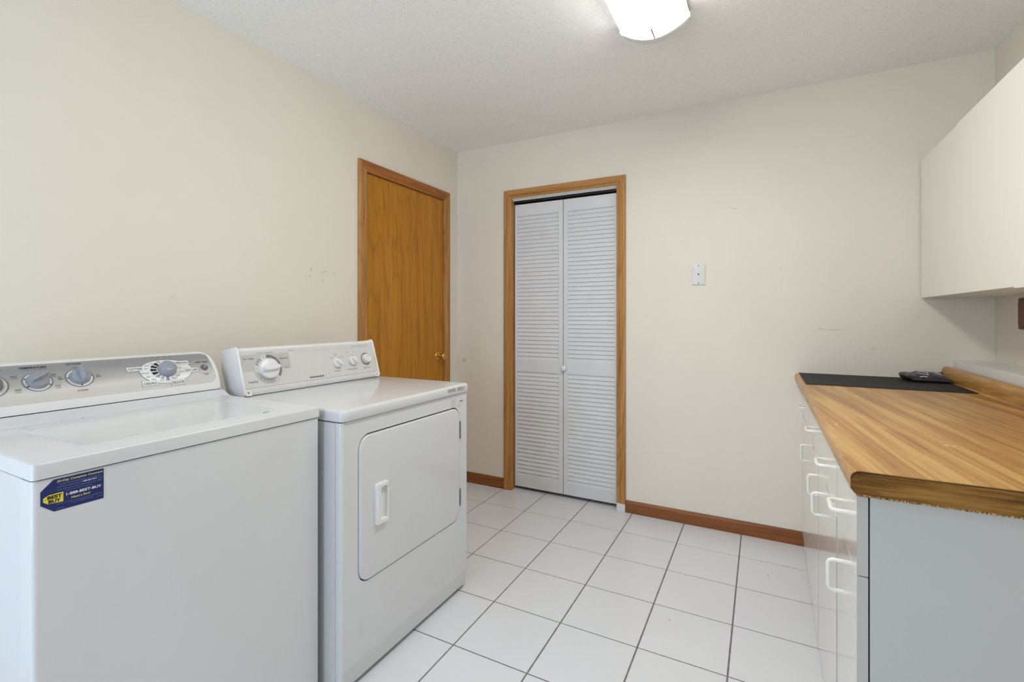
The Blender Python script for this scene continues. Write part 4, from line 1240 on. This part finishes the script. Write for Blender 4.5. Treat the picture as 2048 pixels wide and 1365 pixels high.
# =================================================================== THINGS ON THE COUNTER
MZ = CZT + .0005
bm = bmesh.new()
mx0, mx1, my0, my1 = 2.1985, 2.7765, -.478, -.006
box(bm, mx0, mx1, my0, my1, MZ, MZ + .002, .0005, 1, mat=0)
for k in range(1, 23):
    x = mx0 + .0127 + k * .0254
    if x < mx1 - .01: flat_poly(bm, lambda a, b: (a, b, MZ + .0022), [(x - .0003, my0 + .012), (x + .0003, my0 + .012), (x + .0003, my1 - .012), (x - .0003, my1 - .012)], 1)
for k in range(0, 18):
    y = my0 + .012 + k * .0254
    if y < my1 - .01: flat_poly(bm, lambda a, b: (a, b, MZ + .0022), [(mx0 + .012, y - .0003), (mx1 - .012, y - .0003), (mx1 - .012, y + .0003), (mx0 + .012, y + .0003)], 1)
cm = link('cutting_mat', bm, [M_mat, M_matline])
tag(cm, 'black cutting mat lying on the far end of the countertop', 'mat')

pz = MZ + .0021
pk = thing('pouch', (2.70, -.12, pz), 'small crumpled black pouch resting on the black cutting mat', 'pouch')
bm = bmesh.new()
nu, nv = 26, 16
random.seed(11)
cu0, cu1, cv0, cv1 = 2.612, 2.779, -.190, -.030
def pil(u, v, top):
    e = (1 - abs(2 * u - 1) ** 2.2) * (1 - abs(2 * v - 1) ** 2.4)
    e = max(e, 0) ** .55
    a = cu0 + (cu1 - cu0) * u; b = cv0 + (cv1 - cv0) * v
    a += .006 * math.sin(v * 7) * (1 - u); b += .010 * math.sin(u * 3.0 + .6) * (0.5 - v)
    wr = .0022 * math.sin(u * 21 + v * 9) + .0016 * math.sin(v * 27 - u * 11)
    lift = .016 * max(0, (0.18 - u) / .18) + (.030 * max(0, (u - .74) / .26) * max(0, (v - .62) / .38))
    if top: return (a, b, pz + .010 + .031 * e + wr * e + lift)
    return (a, b, pz + .0085 - .0085 * min(e * 1.6, 1) + lift * (1 if e < .3 else .3))
T_ = [[bm.verts.new(pil(i / nu, j / nv, True)) for j in range(nv + 1)] for i in range(nu + 1)]
B_ = [[bm.verts.new(pil(i / nu, j / nv, False)) for j in range(nv + 1)] for i in range(nu + 1)]
for i in range(nu):
    for j in range(nv):
        bm.faces.new((T_[i][j], T_[i + 1][j], T_[i + 1][j + 1], T_[i][j + 1])); bm.faces.new((B_[i][j], B_[i][j + 1], B_[i + 1][j + 1], B_[i + 1][j]))
for i in range(nu):
    bm.faces.new((T_[i][0], B_[i][0], B_[i + 1][0], T_[i + 1][0])); bm.faces.new((T_[i][nv], T_[i + 1][nv], B_[i + 1][nv], B_[i][nv]))
for j in range(nv):
    bm.faces.new((T_[0][j], T_[0][j + 1], B_[0][j + 1], B_[0][j])); bm.faces.new((T_[nu][j], B_[nu][j], B_[nu][j + 1], T_[nu][j + 1]))
link('pouch_body', bm, M_bag, pk, smooth=70)
def pm(u, v):
    p = pil(u, v, True); return (p[0], p[1], p[2] + .0016)
bm = bmesh.new()
def strip(p0, p1, w, mi, n=30):
    (u0, v0), (u1, v1) = p0, p1; du, dv = u1 - u0, v1 - v0; L_ = math.hypot(du, dv); nx_, ny_ = -dv / L_ * w, du / L_ * w
    P = None
    for k in range(n + 1):
        t = k / n; a = bm.verts.new(pm(u0 + du * t + nx_, v0 + dv * t + ny_)); b = bm.verts.new(pm(u0 + du * t - nx_, v0 + dv * t - ny_))
        if P: bm.faces.new((P[0], a, b, P[1])).material_index = mi
        P = (a, b)
q = [(.32, .17), (.50, .17), (.44, .42), (.26, .42)]
for k in range(4): strip(q[k], q[(k + 1) % 4], .009, 0)
strip((.30, .055), (.47, .055), .012, 0)
strip((.62, .40), (.86, .26), .020, 0); strip((.20, .18), (.16, .40), .004, 0)
link('printed_frame', bm, M_whitetext, pk, 'white printed outline and bars on the pouch')
